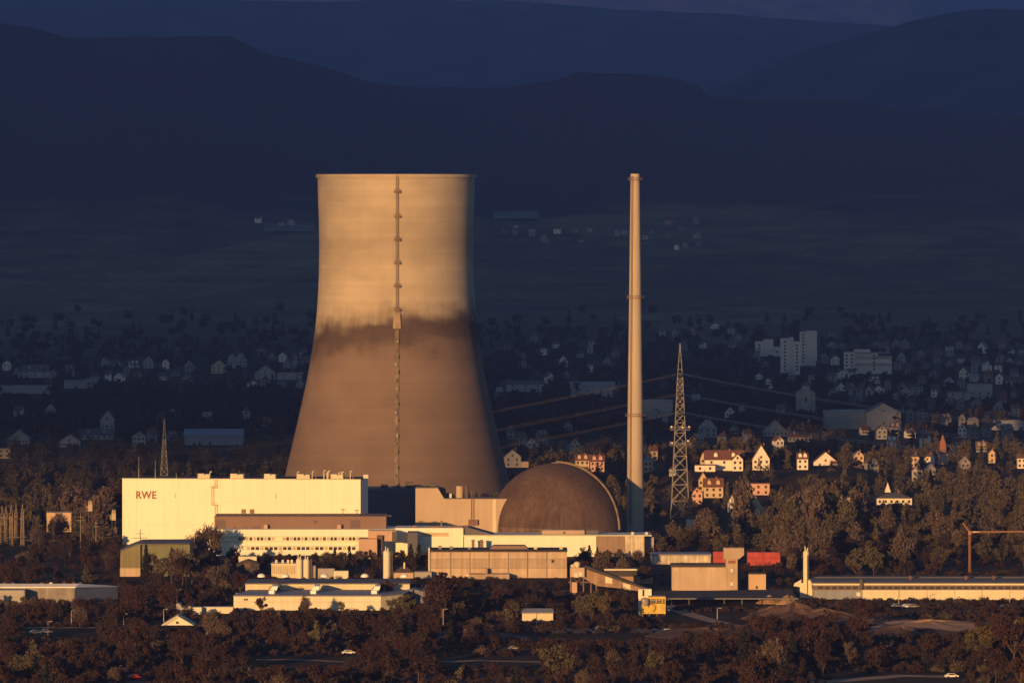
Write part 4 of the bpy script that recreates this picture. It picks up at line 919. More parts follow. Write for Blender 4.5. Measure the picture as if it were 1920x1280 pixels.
# ------------------------------------------------------------------ houses
SUNC = []                                    # sunlit fronts: no tall tree may stand in their sun
KEEP = []                                    # picture areas of built things that trees nearer than them must leave open
def keep(a, b, t, m, d): KEEP.append((a,b,t,m,d))
def zone(px, py):
    for a,b,t,m,s in ZONES:
        if a <= px < b and t <= py < m: return s
    return 'on the plain'
ZONES = [
 (0,2000,-99,480,'in the hillside hamlet'),
 (0,240,480,745,'in the dim far left hamlet'), (240,620,480,745,'in the hamlet left of cooling tower'), (880,1180,480,745,'between cooling tower and chimney, far back'),
 (1180,1400,480,720,'on the slope behind the lattice pylon'), (1400,1560,480,720,'around the tower blocks'), (1560,1700,480,720,'around the terraced apartment building'),
 (1700,1800,480,735,'on the slope above the grey church'), (1800,2000,480,735,'on the upper slope at far right'),
 (0,130,745,870,'in the hamlet at the left edge'), (130,330,745,870,'behind the pylon and white hall'), (330,620,745,870,'just left of the cooling tower foot'), (880,1180,745,905,'just above the dome'),
 (1180,1290,720,960,'between chimney and lattice pylon'), (1290,1420,720,960,'right of the lattice pylon'), (1420,1500,720,960,'left of the big white gabled villa'), (1500,1620,720,960,'around the big white gabled villa'),
 (1620,1740,720,960,'around the red church spire'), (1740,1840,720,960,'right of the red church spire'), (1840,2000,720,960,'at the right village edge'),
 (0,230,870,1000,'behind the substation masts'), (0,120,1000,1100,'below the substation masts'), (120,240,1000,1100,'left of the green shed'), (230,350,1000,1100,'in front of the green shed'), (350,470,1000,1110,'at the green shed and office building corner'),
 (470,600,1000,1100,'behind the short white silos'), (600,720,1000,1100,'left of the tall white silo'), (720,800,1000,1100,'right of the tall white silo'), (800,1070,1000,1110,'around the panelled concrete hall'),
 (1070,1220,1000,1075,'below the long white wing'), (1070,1240,1075,1110,'below the conveyor gallery'), (1220,1300,960,1100,'behind the streaked pale building'), (1300,1400,960,1100,'behind the mixing tower'), (1400,1500,960,1110,'behind the red containers'),
 (1500,1600,960,1110,'behind the lime silo'), (1600,1700,960,1110,'behind the left half of the long hall'), (1700,1800,960,1110,'left of the orange crane'), (1800,2000,960,1110,'below the orange crane jib'),
 (0,120,1100,1160,'below the left warehouse'), (120,240,1100,1160,'at the blue end wall of the left warehouse'), (240,300,1100,1175,'left of the white gabled house'), (300,440,1100,1160,'above the white gabled house'),
 (440,560,1100,1175,'below the left half of the white warehouse'), (560,700,1100,1175,'below the middle of the white warehouse'), (700,800,1100,1175,'below the right end of the white warehouse'),
 (800,900,1110,1175,'below the panelled concrete hall'), (900,980,1110,1175,'left of the grey roofed shed'), (980,1080,1110,1175,'around the grey roofed shed'), (1080,1200,1110,1175,'left of the yellow loading plant'),
 (1200,1300,1110,1175,'below the yellow loading plant'), (1300,1420,1110,1175,'below the dark open shed'), (1420,1560,1110,1175,'around the gravel heaps'), (1560,1720,1100,1175,'below the left half of the long hall'), (1720,2000,1100,1175,'below the right half of the long hall'),
 (0,120,1160,1225,'at the left edge below the warehouse'), (120,240,1160,1225,'along the narrow road at lower left'), (240,380,1160,1225,'below the white gabled house'), (380,500,1160,1225,'right of the white gabled house'),
 (500,640,1175,1225,'in the thicket below the white warehouse'), (640,780,1175,1225,'around the white car below the warehouse'), (780,920,1175,1225,'left of the row of parked cars'), (920,1090,1175,1225,'by the left parked cars'),
 (1090,1280,1175,1225,'by the right parked cars'), (1280,1420,1175,1225,'around the flat earth heap'), (1420,1560,1175,1225,'below the broad gravel heap'), (1560,1700,1175,1225,'below the flat sandy heap'), (1700,1800,1175,1225,'below the orange earth bank'), (1800,2000,1175,1235,'in the tall group at lower right'),
 (0,120,1225,1400,'in the bottom left corner'), (120,230,1225,1400,'on the bottom edge left of the red car'), (230,340,1225,1400,'on the bottom edge at the red car'), (340,460,1225,1400,'on the bottom edge right of the red car'),
 (460,600,1225,1400,'on the bottom edge below the left dirt track'), (600,740,1225,1400,'on the bottom edge below the white car'), (740,880,1225,1400,'at the left end of the long dirt track'), (880,1020,1225,1400,'below the middle of the dirt track'),
 (1020,1160,1225,1400,'below the clearing with parked cars'), (1160,1300,1225,1400,'on the bottom edge below the yellow plant'), (1300,1420,1225,1400,'on the bottom edge below the flat earth heap'), (1420,1560,1225,1400,'on the bottom edge below the gravel heap'),
 (1560,1700,1225,1400,'along the bright track at the bottom'), (1700,1800,1225,1400,'around the bright white car at bottom right'), (1800,2000,1235,1400,'in the bottom right corner')]
ORD = ['leftmost','second from left','third from left','fourth from left','fifth from left','sixth from left','seventh from left','eighth from left','ninth from left','tenth from left']
PEND = []                                    # (object, base label, px, noun plural)
def settle():
    by = {}; import re
    cnt = {}
    for q in PEND: cnt[q[1]] = cnt.get(q[1],0)+1
    for o, lb, px, py, pl in PEND:
        if len(lb.split())+(3 if cnt[lb] > 1 else 0)+(1 if cnt[lb] == 2 else 0) > 16: lb = re.sub(r' with \w+ roof','',lb)
        by.setdefault(lb, []).append((px, py, o, pl))
    for lb, l in list(by.items()):
        l.sort(key=lambda q: q[0])
        if len(l) == 1: l[0][2]['label'] = lb
        elif len(l) == 2:
            for w, q in zip(('left','right'), l): q[2]['label'] = f'{lb}, {w} one of two'
        elif len(l) <= 10:
            for k, q in enumerate(l): q[2]['label'] = f"{lb}, {ORD[k] if k < len(l)-1 else 'rightmost'}"
        else:
            for k, q in enumerate(l): q[2]['label'] = f"{lb}, {ORD[k] if k < 9 else 'among the right ones'}"

UNITWIN = MB().box(-.5,.5,-.06,.06,-.6,.6).mesh('window'); UNITWIN.materials.append(GLASS)
def house(px, bpy_, wpx, style, wm, rm, label, stories=2, rz=0.0, dep=None, d=None, chim=True, nwin=None, plural='houses', pitch=44, name='house', cat='house', fixed=False):
    d = d or d_of(px, bpy_); sc = d/F; w = wpx*sc; x, z0 = PX(px,d), ground_z(PX(px,d), d)
    dep = dep or max(6.0, w*.8); e = stories*2.7+0.4
    t = thing(name, label, cat, (x,d,z0), rz, 'far village houses' if cat == 'house' else None)
    hw = w/2; tp = math.tan(R(pitch))
    if style == 'gable':
        rg = e+hw*tp
        MB().prism([(-hw,-1.5),(hw,-1.5),(hw,e),(0,rg),(-hw,e)],0,dep).build('wall', wm, t, local=True)
        g = MB(); o_ = .45
        for s in (-1,1):
            a = [(0,-o_,rg+.28),(s*(hw+o_),-o_,e-o_*tp+.28),(s*(hw+o_),dep+o_,e-o_*tp+.28),(0,dep+o_,rg+.28)]
            g.add(a+[(p,q,r-.25) for p,q,r in a],[(0,1,2,3),(7,6,5,4),(0,4,5,1),(1,5,6,2),(2,6,7,3),(3,7,4,0)])
        g.build('roof', rm, t, local=True); top = rg
    elif style in ('eaves','hip'):
        rise = min(dep/2, hw)*tp; rg = e+rise; y1 = dep; ins = 0 if style == 'eaves' else min(dep/2, hw*.9)
        if style == 'eaves':
            MB().add([(-hw,0,-1.5),(hw,0,-1.5),(hw,y1,-1.5),(-hw,y1,-1.5),(-hw,0,e),(hw,0,e),(hw,y1,e),(-hw,y1,e),(-hw,y1/2,rg-.05),(hw,y1/2,rg-.05)],
                     [(0,1,5,4),(2,3,7,6),(1,2,6,9,5),(3,0,4,8,7),(4,5,9,8),(6,7,8,9)]).build('wall', wm, t, local=True)
            g = MB(); o_ = .4; ds_ = o_*rise/(y1/2)
            for ya,yb in ((-o_,y1/2),(y1+o_,y1/2)):
                a = [(-hw-o_,ya,e-ds_+.2),(hw+o_,ya,e-ds_+.2),(hw+o_,yb,rg+.2),(-hw-o_,yb,rg+.2)]
                g.add(a+[(p,q,r-.22) for p,q,r in a],[(0,1,2,3),(7,6,5,4),(0,4,5,1),(1,5,6,2),(2,6,7,3),(3,7,4,0)])
        else:
            MB().box(-hw,hw,0,y1,-1.5,e).build('wall', wm, t, local=True)
            g = hip(MB(),-hw-.4,hw+.4,-.4,y1+.4,e+.02,rg,max(ins,.4))
        g.build('roof', rm, t, local=True); top = rg
        if style == 'eaves' and wpx > 17 and cat == 'house':
            for q in (-.22,.24):
                yd = y1*.22; MB().prism([(w*q-.9,e+.2),(w*q+.9,e+.2),(w*q+.9,e+rise*.45+.7),(w*q,e+rise*.45+1.6),(w*q-.9,e+rise*.45+.7)], yd-.9, yd+1.6).build('dormer', wm, t, local=True)
    else:
        MB().box(-hw,hw,0,dep,-1.5,e).build('wall', wm, t, local=True); MB().box(-hw-.2,hw+.2,-.2,dep+.2,e,e+.35).build('roof', rm, t, local=True); top = e
    if chim and style != 'flat' and wpx > 11: MB().box(hw*.25,hw*.25+.7,dep*.45,dep*.45+.7,e+(top-e)*.4,top+.9).build('chimney', BRICK, t, local=True)
    n = nwin if nwin is not None else (0 if wpx < 9 else 2 if wpx < 15 else 4 if wpx < 24 else 6)
    cols = max(1,(n+1)//2) if stories > 1 else max(1,n)
    k = 0
    for r_ in range(2 if stories > 1 else 1):
        for c_ in range(cols):
            if k >= n: break
            o = link('window', UNITWIN, None, t); o.location = (-hw+w*(c_+.5)/cols, -.03, 1.6+2.7*r_); o.scale = (1.1,1,1.1); k += 1
    if style == 'gable' and wpx > 16:
        o = link('window', UNITWIN, None, t); o.location = (0,-.03,e+.9); o.scale = (1,1,1)
    keep(px-wpx*.42, px+wpx*.42, bpy_-(top*.92)/sc, bpy_-(top*(.30 if fixed else .6))/sc, d)
    if not fixed: PEND.append((t, label, px, bpy_, plural))
    elif d < 3720: SUNC.append((x, d, w, top))
    return t
V = lambda *a, **k: house(*a, **k, fixed=True)
# sunlit houses behind the plant
h = V(1548,886,44,'gable',HWHITE,REDR,'big white gabled villa with red balcony, brightest house on the plain',stories=2,nwin=4,pitch=40)
MB().box(2.6,6.4,-1.2,-.05,2.6,2.9).box(2.6,6.4,-1.2,-1.1,2.9,3.9).box(2.6,6.4,-1.2,-.05,5.2,5.5).box(2.6,6.4,-1.2,-1.1,5.5,6.4).build('balcony', BRICK, h, local=True)
V(1427,881,32,'gable',HWHITE,REDR,'narrow cream house with very steep gable left of the big villa',pitch=58,d=3280)
V(1358,882,72,'eaves',HWHITE,REDR,'long cream house with red roof right of the lattice pylon',dep=9,nwin=6,d=3275)
V(1383,883,20,'gable',HWHITE,REDR,'red hipped gable wing at the right end of the long cream house',pitch=46,d=3270)
V(1322,885,38,'flat',HWHITE,GRYR,'flat white garage block left of the long cream house',stories=1,nwin=2,d=3264)
V(1318,872,10,'gable',HTAN,REDR,'tiny pointed turret house behind the flat white garage block',pitch=66,chim=False,d=3290)
V(1505,880,20,'eaves',HWHITE,REDR,'small white house left of the big gabled villa',dep=7,d=3285)
V(1338,934,36,'eaves',HTAN,REDR,'ochre terraced house below the long cream house',dep=8)
V(1318,930,16,'gable',HTAN,REDR,'narrow ochre gable beside the ochre terraced house',pitch=60)
V(1307,946,20,'gable',HPINK,REDR,'pinkish gabled house close to the lattice pylon foot')
V(1422,932,42,'flat',HPINK,REDR,'long flat salmon pink house',stories=2,dep=8)
V(1416,966,34,'gable',HTAN,BRNR,'ochre barn with rounded looking gable below the salmon house',stories=1,chim=False,nwin=0,pitch=56)
V(1372,962,14,'gable',HWHITE,BRNR,'small pale gable left of the ochre barn',pitch=58)
h = V(1677,946,66,'hip',OFFW,GRYR,'wide white single storey building with broad slate hipped roof and small spire',stories=1,dep=16,pitch=20,nwin=6)
g = MB(); g.add([(-4.6,1.5,6.0),(-1.6,1.5,6.0),(-1.6,4.5,6.0),(-4.6,4.5,6.0),(-3.1,3,10.8)],[(0,1,4),(1,2,4),(2,3,4),(3,0,4)]); g.build('spire', OFFW, h, local=True)
V(1563,952,10,'gable',HTAN,BRNR,'thin pointed ochre gable among brown poplars',pitch=72,chim=False,nwin=0)
V(1577,958,8,'gable',HTAN,BRNR,'tiny ochre gable right of the thin pointed one',pitch=50,chim=False,nwin=0)
V(1591,958,8,'gable',HTAN,BRNR,'second tiny ochre gable among brown poplars',pitch=50,chim=False,nwin=0)
V(961,876,32,'gable',HGREY,GRYR,'grey half timbered gable right of the cooling tower foot',stories=2,nwin=4,pitch=40)
V(984,876,14,'flat',HTAN,GRYR,'small ochre box beside the grey half timbered gable',stories=1,nwin=0,dep=6)
V(1092,882,26,'eaves',HTAN,REDR,'ochre house with red roof just above the dome, left of two')
V(1120,884,26,'eaves',HPINK,REDR,'pinkish red roofed house just above the dome, right of two')
V(1078,850,18,'gable',HTAN,BRNR,'small ochre gable above the two red roofed houses')
V(1296,986,18,'flat',HWHITE,GRYR,'cream cube hut right of the lattice pylon foot',stories=1,nwin=0,dep=5)
V(1379,986,26,'eaves',HTAN,BRNR,'low ochre cottage below the ochre barn',stories=1,dep=6)
V(8,856,22,'flat',HTAN,BRNR,'orange lit box house cut by the left picture edge',stories=2,dep=8,d=3640)
V(1916,878,16,'eaves',HWHITE,BRNR,'white house cut by the right picture edge')
V(1860,868,12,'gable',HTAN,BRNR,'small ochre gable near the right picture edge')
# dim houses
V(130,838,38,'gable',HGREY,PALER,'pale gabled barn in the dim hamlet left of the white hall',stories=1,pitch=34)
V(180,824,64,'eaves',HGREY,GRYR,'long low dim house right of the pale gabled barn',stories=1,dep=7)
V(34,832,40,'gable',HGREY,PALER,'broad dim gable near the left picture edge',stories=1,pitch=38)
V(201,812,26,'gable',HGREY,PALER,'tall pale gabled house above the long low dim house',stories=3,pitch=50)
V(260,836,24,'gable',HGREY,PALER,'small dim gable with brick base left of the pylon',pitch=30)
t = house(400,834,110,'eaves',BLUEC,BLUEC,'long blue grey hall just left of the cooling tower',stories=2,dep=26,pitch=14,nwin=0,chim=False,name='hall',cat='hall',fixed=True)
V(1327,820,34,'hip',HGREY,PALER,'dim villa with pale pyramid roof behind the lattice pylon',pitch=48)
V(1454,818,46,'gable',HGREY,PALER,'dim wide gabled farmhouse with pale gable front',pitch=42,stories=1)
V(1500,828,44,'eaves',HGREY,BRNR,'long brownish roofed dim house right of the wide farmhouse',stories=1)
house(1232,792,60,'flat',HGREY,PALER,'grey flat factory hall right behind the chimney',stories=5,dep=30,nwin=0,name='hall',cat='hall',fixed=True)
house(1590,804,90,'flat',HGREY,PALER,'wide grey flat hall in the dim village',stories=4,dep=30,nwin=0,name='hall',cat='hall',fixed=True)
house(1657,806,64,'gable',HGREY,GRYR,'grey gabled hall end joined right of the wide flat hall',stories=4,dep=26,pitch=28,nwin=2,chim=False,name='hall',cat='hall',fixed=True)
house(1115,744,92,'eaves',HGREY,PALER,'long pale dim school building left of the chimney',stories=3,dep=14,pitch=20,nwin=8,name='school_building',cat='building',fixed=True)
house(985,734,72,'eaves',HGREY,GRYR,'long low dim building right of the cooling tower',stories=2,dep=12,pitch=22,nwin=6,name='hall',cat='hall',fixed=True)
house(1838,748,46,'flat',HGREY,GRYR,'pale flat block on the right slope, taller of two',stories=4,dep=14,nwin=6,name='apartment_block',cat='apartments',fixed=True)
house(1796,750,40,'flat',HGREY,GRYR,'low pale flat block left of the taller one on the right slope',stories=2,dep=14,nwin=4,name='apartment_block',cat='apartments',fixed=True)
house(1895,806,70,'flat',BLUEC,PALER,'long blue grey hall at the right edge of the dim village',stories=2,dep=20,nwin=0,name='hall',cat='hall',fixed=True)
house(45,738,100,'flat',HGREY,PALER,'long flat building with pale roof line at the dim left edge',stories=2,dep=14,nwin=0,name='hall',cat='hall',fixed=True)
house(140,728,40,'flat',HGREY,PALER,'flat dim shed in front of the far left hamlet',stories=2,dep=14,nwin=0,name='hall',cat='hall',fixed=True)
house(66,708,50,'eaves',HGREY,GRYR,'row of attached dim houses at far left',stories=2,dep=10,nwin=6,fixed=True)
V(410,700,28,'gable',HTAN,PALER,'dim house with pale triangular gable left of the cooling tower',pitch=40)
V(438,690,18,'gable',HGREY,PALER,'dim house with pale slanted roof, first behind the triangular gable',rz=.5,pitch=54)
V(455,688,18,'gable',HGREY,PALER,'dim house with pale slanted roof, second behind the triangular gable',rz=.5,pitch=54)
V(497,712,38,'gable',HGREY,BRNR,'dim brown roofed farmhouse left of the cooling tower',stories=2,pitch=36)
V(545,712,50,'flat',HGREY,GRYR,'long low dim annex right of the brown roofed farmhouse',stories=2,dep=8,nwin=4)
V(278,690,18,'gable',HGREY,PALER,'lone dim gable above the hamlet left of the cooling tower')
# churches
t = thing('church', 'dim grey church with stout square tower and small pyramid cap', 'church', (PX(1511,4420),4420,0))
MB().box(-6.5,6.5,0,9,-1,13).build('nave', HGREY, t, local=True); MB().prism([(-7,13),(7,13),(0,18)],-.3,9.3).build('roof', PALER, t, local=True)
MB().box(-2.6,2.6,-3,2,-1,18).build('tower', HGREY, t, local=True); g = MB(); g.add([(-2.8,-3.2,18),(2.8,-3.2,18),(2.8,2.2,18),(-2.8,2.2,18),(0,-.5,22)],[(0,1,4),(1,2,4),(2,3,4),(3,0,4)]); g.build('spire', GRYR, t, local=True)
MB().box(-.9,.9,-3.1,-2.9,7,11).build('window', GLASS, t, local=True); keep(1492,1530,725,765,4420)
d_ = 3560; t = thing('church', 'slim red brick church spire rising from dark village trees at right', 'church', (PX(1768,d_),d_,0))
MB().box(-2.6,2.6,0,5,-1,6).build('porch', HPINK, t, local=True); MB().box(-1.7,1.7,.4,4.2,6,11).build('tower', BRICK, t, local=True)
g = MB(); g.add([(-1.8,.3,11),(1.8,.3,11),(1.8,4.3,11),(-1.8,4.3,11),(0,2.3,17)],[(0,1,4),(1,2,4),(2,3,4),(3,0,4)]); g.build('spire', BRICK, t, local=True); keep(1756,1780,815,868,d_)
# tower blocks and terraced building
def block(cols, bpy_, label, name='tower_block', cat='tower block', wm=HLIGHT, dep=12):
    xm = (cols[0][0]+cols[-1][1])/2; d = d_of(xm,bpy_); z0 = ground_z(PX(xm,d),d); sc = d/F
    t = thing(name, label, cat, (PX(xm,d),d,z0))
    for k,(a,b,tp) in enumerate(cols):
        x0,x1 = (a-xm)*sc,(b-xm)*sc; hh = (bpy_-tp)*sc; off = (k%2)*1.6
        w_ = MB().box(x0,x1,off,off+dep,-3,hh).build('wing', wm, t, local=True)
        MB().box(x0-.1,x1+.1,off-.1,off+dep+.1,hh,hh+.5).build('roof', GRYR, w_, local=True)
        n = int(hh/2.9); nc = max(1,int((x1-x0)/4.2))
        if k % 2 == 0:
            for c_ in range(nc):
                xc = x0+(x1-x0)*(c_+.5)/nc
                for r_ in range(1,n): o = link('window', UNITWIN, None, w_); o.location = (xc,off-.02,r_*2.9+1.1); o.scale = (1.9,1,1.2)
        keep(a,b,tp,bpy_-8,d)
    return t
block([(1416,1432,640),(1432,1450,636),(1450,1464,650)],668,'stepped pale tower block, lowest of three, at left')
block([(1464,1480,634),(1480,1488,632),(1488,1500,640)],702,'tall pale tower block in the middle of three')
block([(1500,1512,622),(1512,1532,620)],686,'tall pale tower block, highest of three, at right')
t = block([(1583,1602,660),(1602,1632,655),(1632,1646,662),(1646,1672,668)],701,'wide terraced pale apartment building right of the tower blocks',name='apartment_block',cat='apartments')
sc = 5600/F; g = MB()
for py in (664,672,684): g.box((1604-1627)*sc,(1666-1627)*sc,-.7,1.0,(701-py)*sc,(701-py)*sc+1.0)
g.build('balcony', PALER, t, local=True)
# scattered village
words = {id(HWHITE):'white',id(HGREY):'grey',id(HDULL):'dull grey',id(HPINK):'pinkish',id(HTAN):'ochre'}; rw = {id(REDR):'red',id(BRNR):'brown',id(GRYR):'dark',id(PALER):'pale'}
r_ = random.Random(5); placed = []
def scatter(n, a, b, t_, m, w0, w1, lit=0.0):
    k = tries = 0
    while k < n and tries < 4000:
        tries += 1
        px, py = r_.uniform(a,b), r_.uniform(t_,m); w = r_.uniform(w0,w1)
        if any(abs(px-q[0]) < (w+q[2])*.62 and abs(py-q[1]) < (w+q[2])*.42 for q in placed): continue
        if any(px+w/2 > q[0]-4 and px-w/2 < q[1]+4 and q[2]-6 < py < q[3]+16 for q in KEEP): continue
        st = r_.choice(('gable','gable','eaves','eaves','hip')); wm = r_.choice((HWHITE,HGREY,HDULL,HDULL,HTAN if lit else HDULL)); rm = r_.choice((GRYR,BRNR,BRNR,PALER,REDR))
        house(px,py,w,st,wm,rm,f"{words[id(wm)]} {'gabled' if st=='gable' else 'long' if st=='eaves' else 'hipped'} house with {rw[id(rm)]} roof {zone(px,py)}",stories=r_.choice((1,2,2)),rz=r_.uniform(-.5,.5),pitch=r_.uniform(36,50))
        placed.append((px,py,w)); k += 1
scatter(62,1560,1915,652,748,11,19); scatter(10,1240,1410,615,660,9,14); scatter(9,1395,1560,625,735,9,14)
scatter(16,470,600,668,728,11,18); scatter(18,10,370,686,730,10,18); scatter(16,925,1170,640,745,9,16); scatter(24,1600,1910,756,828,12,20)
scatter(9,10,500,768,842,13,20); scatter(13,1590,1910,832,905,13,20,1); scatter(9,1300,1500,760,850,13,20); scatter(5,1215,1270,800,940,12,18,1)
scatter(9,925,1110,428,456,8,15); scatter(13,1150,1330,415,470,7,13); scatter(4,480,590,408,440,8,13); scatter(6,950,1080,810,850,13,18)
for a,b,py in ((925,1010,407),(495,590,430)):
    d = d_of((a+b)/2,py); x0, x1 = PX(a,d), PX(b,d); vs=[]
    for dd in (d-40,d+60): vs += [(x0,dd,ground_z(x0,dd)+1.2),(x1,dd,ground_z(x1,dd)+1.2)]
    o = link('field', MB().add(vs,[(0,1,3,2)]).mesh('field'), mat('stubble field',(0.16,0.15,0.12),1,.2,.02)); o['kind']='structure'

# picture areas of the plant that nearer trees leave open (left, right, top, bottom, distance)
for q in ((227,690,895,1016,2700),(455,735,990,1034,2655),(228,262,1020,1078,2517),(262,300,1020,1036,2517),(780,945,905,1000,2796),(925,1170,865,1000,2810),(868,1205,1000,1033,2680),(1172,1210,1003,1046,2680),
          (741,870,988,1024,2690),(803,1063,1022,1078,2508),(505,590,1040,1076,2505),(596,655,1064,1078,2490),(716,735,1028,1079,2505),(735,806,1060,1080,2505),(440,756,1088,1137,2312),(756,770,1092,1110,2312),(0,215,1090,1117,2400),(447,482,1040,1062,2520),
          (302,366,1153,1174,2232),(1066,1224,1050,1102,2440),(1192,1252,1103,1151,2320),(1258,1440,1026,1106,2428),(1226,1498,1106,1134,2345),(1222,1336,1038,1072,2600),(1337,1464,1033,1052,2590),(1498,1530,1026,1116,2385),
          (1528,1920,1082,1118,2372),(1804,1920,982,1066,2545),(0,50,942,1030,2740),(85,136,958,984,2850),(160,222,935,970,2770),(1252,1298,640,968,2960),(1174,1210,320,1000,2870),(980,1038,1140,1158,2255),
          (1430,1550,1128,1148,2262),(1640,1810,1160,1178,2226),(940,1262,1174,1194,2170),(1250,1400,1134,1164,2280),(830,1010,1230,1242,2060),(1560,1800,1258,1280,1990),(250,300,1012,1032,2535),(640,668,1218,1230,2085),(470,640,1232,1242,2060),
          (1770,1800,1258,1276,1985),(238,268,1262,1280,1985),(590,950,560,900,2990),(362,437,1134,1144,2290),(1676,1720,1132,1142,2330),(50,180,1172,1190,2200)):
    keep(*q)

for q in ((570,2662,56,11),(790,2657,26,11),(545,2505,20,6),(725,2505,4,9),(1226,2276,11,7),(1209,2284,6,8),(1145,2402,30,8),(1310,2428,32,9),(1420,2433,8,6),(1278,2600,25,8),(1510,2385,8,8),(1750,2372,70,4),(580,2312,56,5),(330,2232,12,4),(455,2520,8,6),(1008,2255,11,3),(1040,2655,56,9),(930,2508,54,9),(280,2517,20,7),(1275,2960,10,14),(110,2850,12,6)):
    SUNC.append((PX(q[0],q[1]),q[1],q[2],q[3]))
# ------------------------------------------------------------------ trees
def cloud_mesh(name, pos, size, tone, aspect=1.0, up=0.0, gen=rng, dirs=None):
    n = len(pos)
    a = gen.normal(size=(n,3)) if dirs is None else dirs
    a /= np.linalg.norm(a,axis=1)[:,None]
    b = np.cross(a, gen.normal(size=(n,3))); b /= np.linalg.norm(b,axis=1)[:,None]
    u = a*(size*aspect)[:,None]; v = b*size[:,None]
    q = np.stack([pos-u-v*.6, pos+u*.6-v, pos+u+v*.7, pos-u*.5+v],1).reshape(-1,3)
    me = bpy.data.meshes.new(name)
    me.vertices.add(4*n); me.vertices.foreach_set('co', q.astype(np.float32).ravel())
    me.loops.add(4*n); me.loops.foreach_set('vertex_index', np.arange(4*n,dtype=np.int32))
    me.polygons.add(n); me.polygons.foreach_set('loop_start', np.arange(0,4*n,4,dtype=np.int32)); me.polygons.foreach_set('loop_total', np.full(n,4,dtype=np.int32))
    me.update(calc_edges=True)
    at_ = me.attributes.new('tone','FLOAT','FACE'); at_.data.foreach_set('value', tone.astype(np.float32))
    return me
def crown_points(kind, gen, dens=1.0):
    """points, sizes and clump tone of a crown of a tree about 10 m high (shrub 2.6 m)"""
    P=[];S=[];T=[];cc=[]
    if kind == 'round':
        k = gen.integers(20,28); lean = gen.normal(size=2)*.5
        for i in range(k):
            v = gen.normal(size=3); v /= np.linalg.norm(v); v *= gen.uniform(.45,1.0)
            c = np.array([v[0]*3.4+lean[0]*v[2], v[1]*3.4+lean[1]*v[2], 6.3+v[2]*3.3]); r = gen.uniform(.8,1.5)
            m = int(62*dens); w = gen.normal(size=(m,3)); w /= np.linalg.norm(w,axis=1)[:,None]; w *= gen.uniform(.4,1.05,size=(m,1))
            P.append(c+w*r*np.array([1,1,.8])); S.append(gen.uniform(.13,.28,m)); T.append(np.full(m,gen.uniform(0,.22))+gen.uniform(0,.06,m)); cc.append(c)
    elif kind == 'bare':
        k = gen.integers(26,34)
        for i in range(k):
            v = gen.normal(size=3); v /= np.linalg.norm(v); v *= gen.uniform(.3,1.0)**.6
            c = np.array([v[0]*3.2, v[1]*3.2, 6.2+v[2]*3.4]); m = int(46*dens)
            P.append(c+gen.normal(size=(m,3))*np.array([.75,.75,.9])); S.append(gen.uniform(.07,.17,m)); T.append(np.full(m,gen.uniform(0,.15))); cc.append(c)
    elif kind == 'poplar':
        for i in range(26):
            z = 1.5+8.5*(i/25); r = .35+1.25*math.sin(math.pi*min(1,(i+2)/29))**.7
            a = gen.uniform(0,6.28); c = np.array([math.cos(a)*r*.55, math.sin(a)*r*.55, z]); m = int(30*dens)
            P.append(c+gen.normal(size=(m,3))*np.array([.42,.42,.75])); S.append(gen.uniform(.10,.24,m)); T.append(np.full(m,gen.uniform(0,.2))); cc.append(c)
    elif kind == 'conifer':
        for i in range(22):
            z = 1.0+9*(i/21); r = 2.1*(1-i/22)+.15; m = int((42 if i<12 else 20)*dens); a = gen.uniform(0,6.28,m); q = gen.uniform(.25,1.0,m)**.6*r*(1+.25*gen.normal(size=m))
            P.append(np.stack([np.cos(a)*q,np.sin(a)*q,z-.25*q+gen.normal(size=m)*.12],1)); S.append(gen.uniform(.14,.32,m)); T.append(gen.uniform(0,.3,m))
    else:
        for i in range(11):
            v = gen.normal(size=3); v /= np.linalg.norm(v); v[2] = abs(v[2])
            c = np.array([v[0]*1.5,v[1]*1.5,.5+v[2]*1.3]); m = int(42*dens)
            P.append(c+gen.normal(size=(m,3))*.42); S.append(gen.uniform(.10,.2,m)); T.append(np.full(m,gen.uniform(0,.2))); cc.append(c)
    return np.concatenate(P), np.concatenate(S), np.concatenate(T), cc
def proto(kind, seed):
    gen = np.random.default_rng(seed); P,S,T,cc = crown_points(kind, gen)
    dirs = None
    if kind in ('bare','poplar'):
        dirs = gen.normal(size=P.shape)*.6+np.array([0,0,1.0]) + (P-np.array([0,0,5]))*.12
    cm_ = cloud_mesh('crown', P, S, T, 4.0 if kind == 'bare' else 2.4 if kind == 'poplar' else 1.25, gen=gen, dirs=dirs)
    g = MB(); hh = {'round':6.2,'bare':7.2,'poplar':9.0,'conifer':9.6,'shrub':.9}[kind]; r0 = {'round':.24,'bare':.26,'poplar':.22,'conifer':.2,'shrub':.09}[kind]
    bend = gen.normal(size=2)*(.25 if kind != 'shrub' else .1)
    pts = [Vector((bend[0]*math.sin(k/4*2),bend[1]*math.sin(k/4*2),-.3+(hh+.3)*k/4)) for k in range(5)]
    for k in range(4): g.bar(pts[k],pts[k+1],r0*(1-.2*k),7,r0*(1-.2*(k+1)))
    for c in cc[::(1 if kind == 'bare' else 2)]:
        c = Vector(c); k = min(3,max(1,int((c.z-1.5)/(hh)*3))); s = pts[k].lerp(pts[k-1],.5) if kind != 'shrub' else Vector((0,0,0))
        mid = s.lerp(c,.55)+Vector((0,0,-.25)); g.bar(s,mid,r0*.42,5,r0*.28); g.bar(mid,c,r0*.28,5,r0*.1)
    return cm_, g.mesh('trunk')
KINDS_T = {}
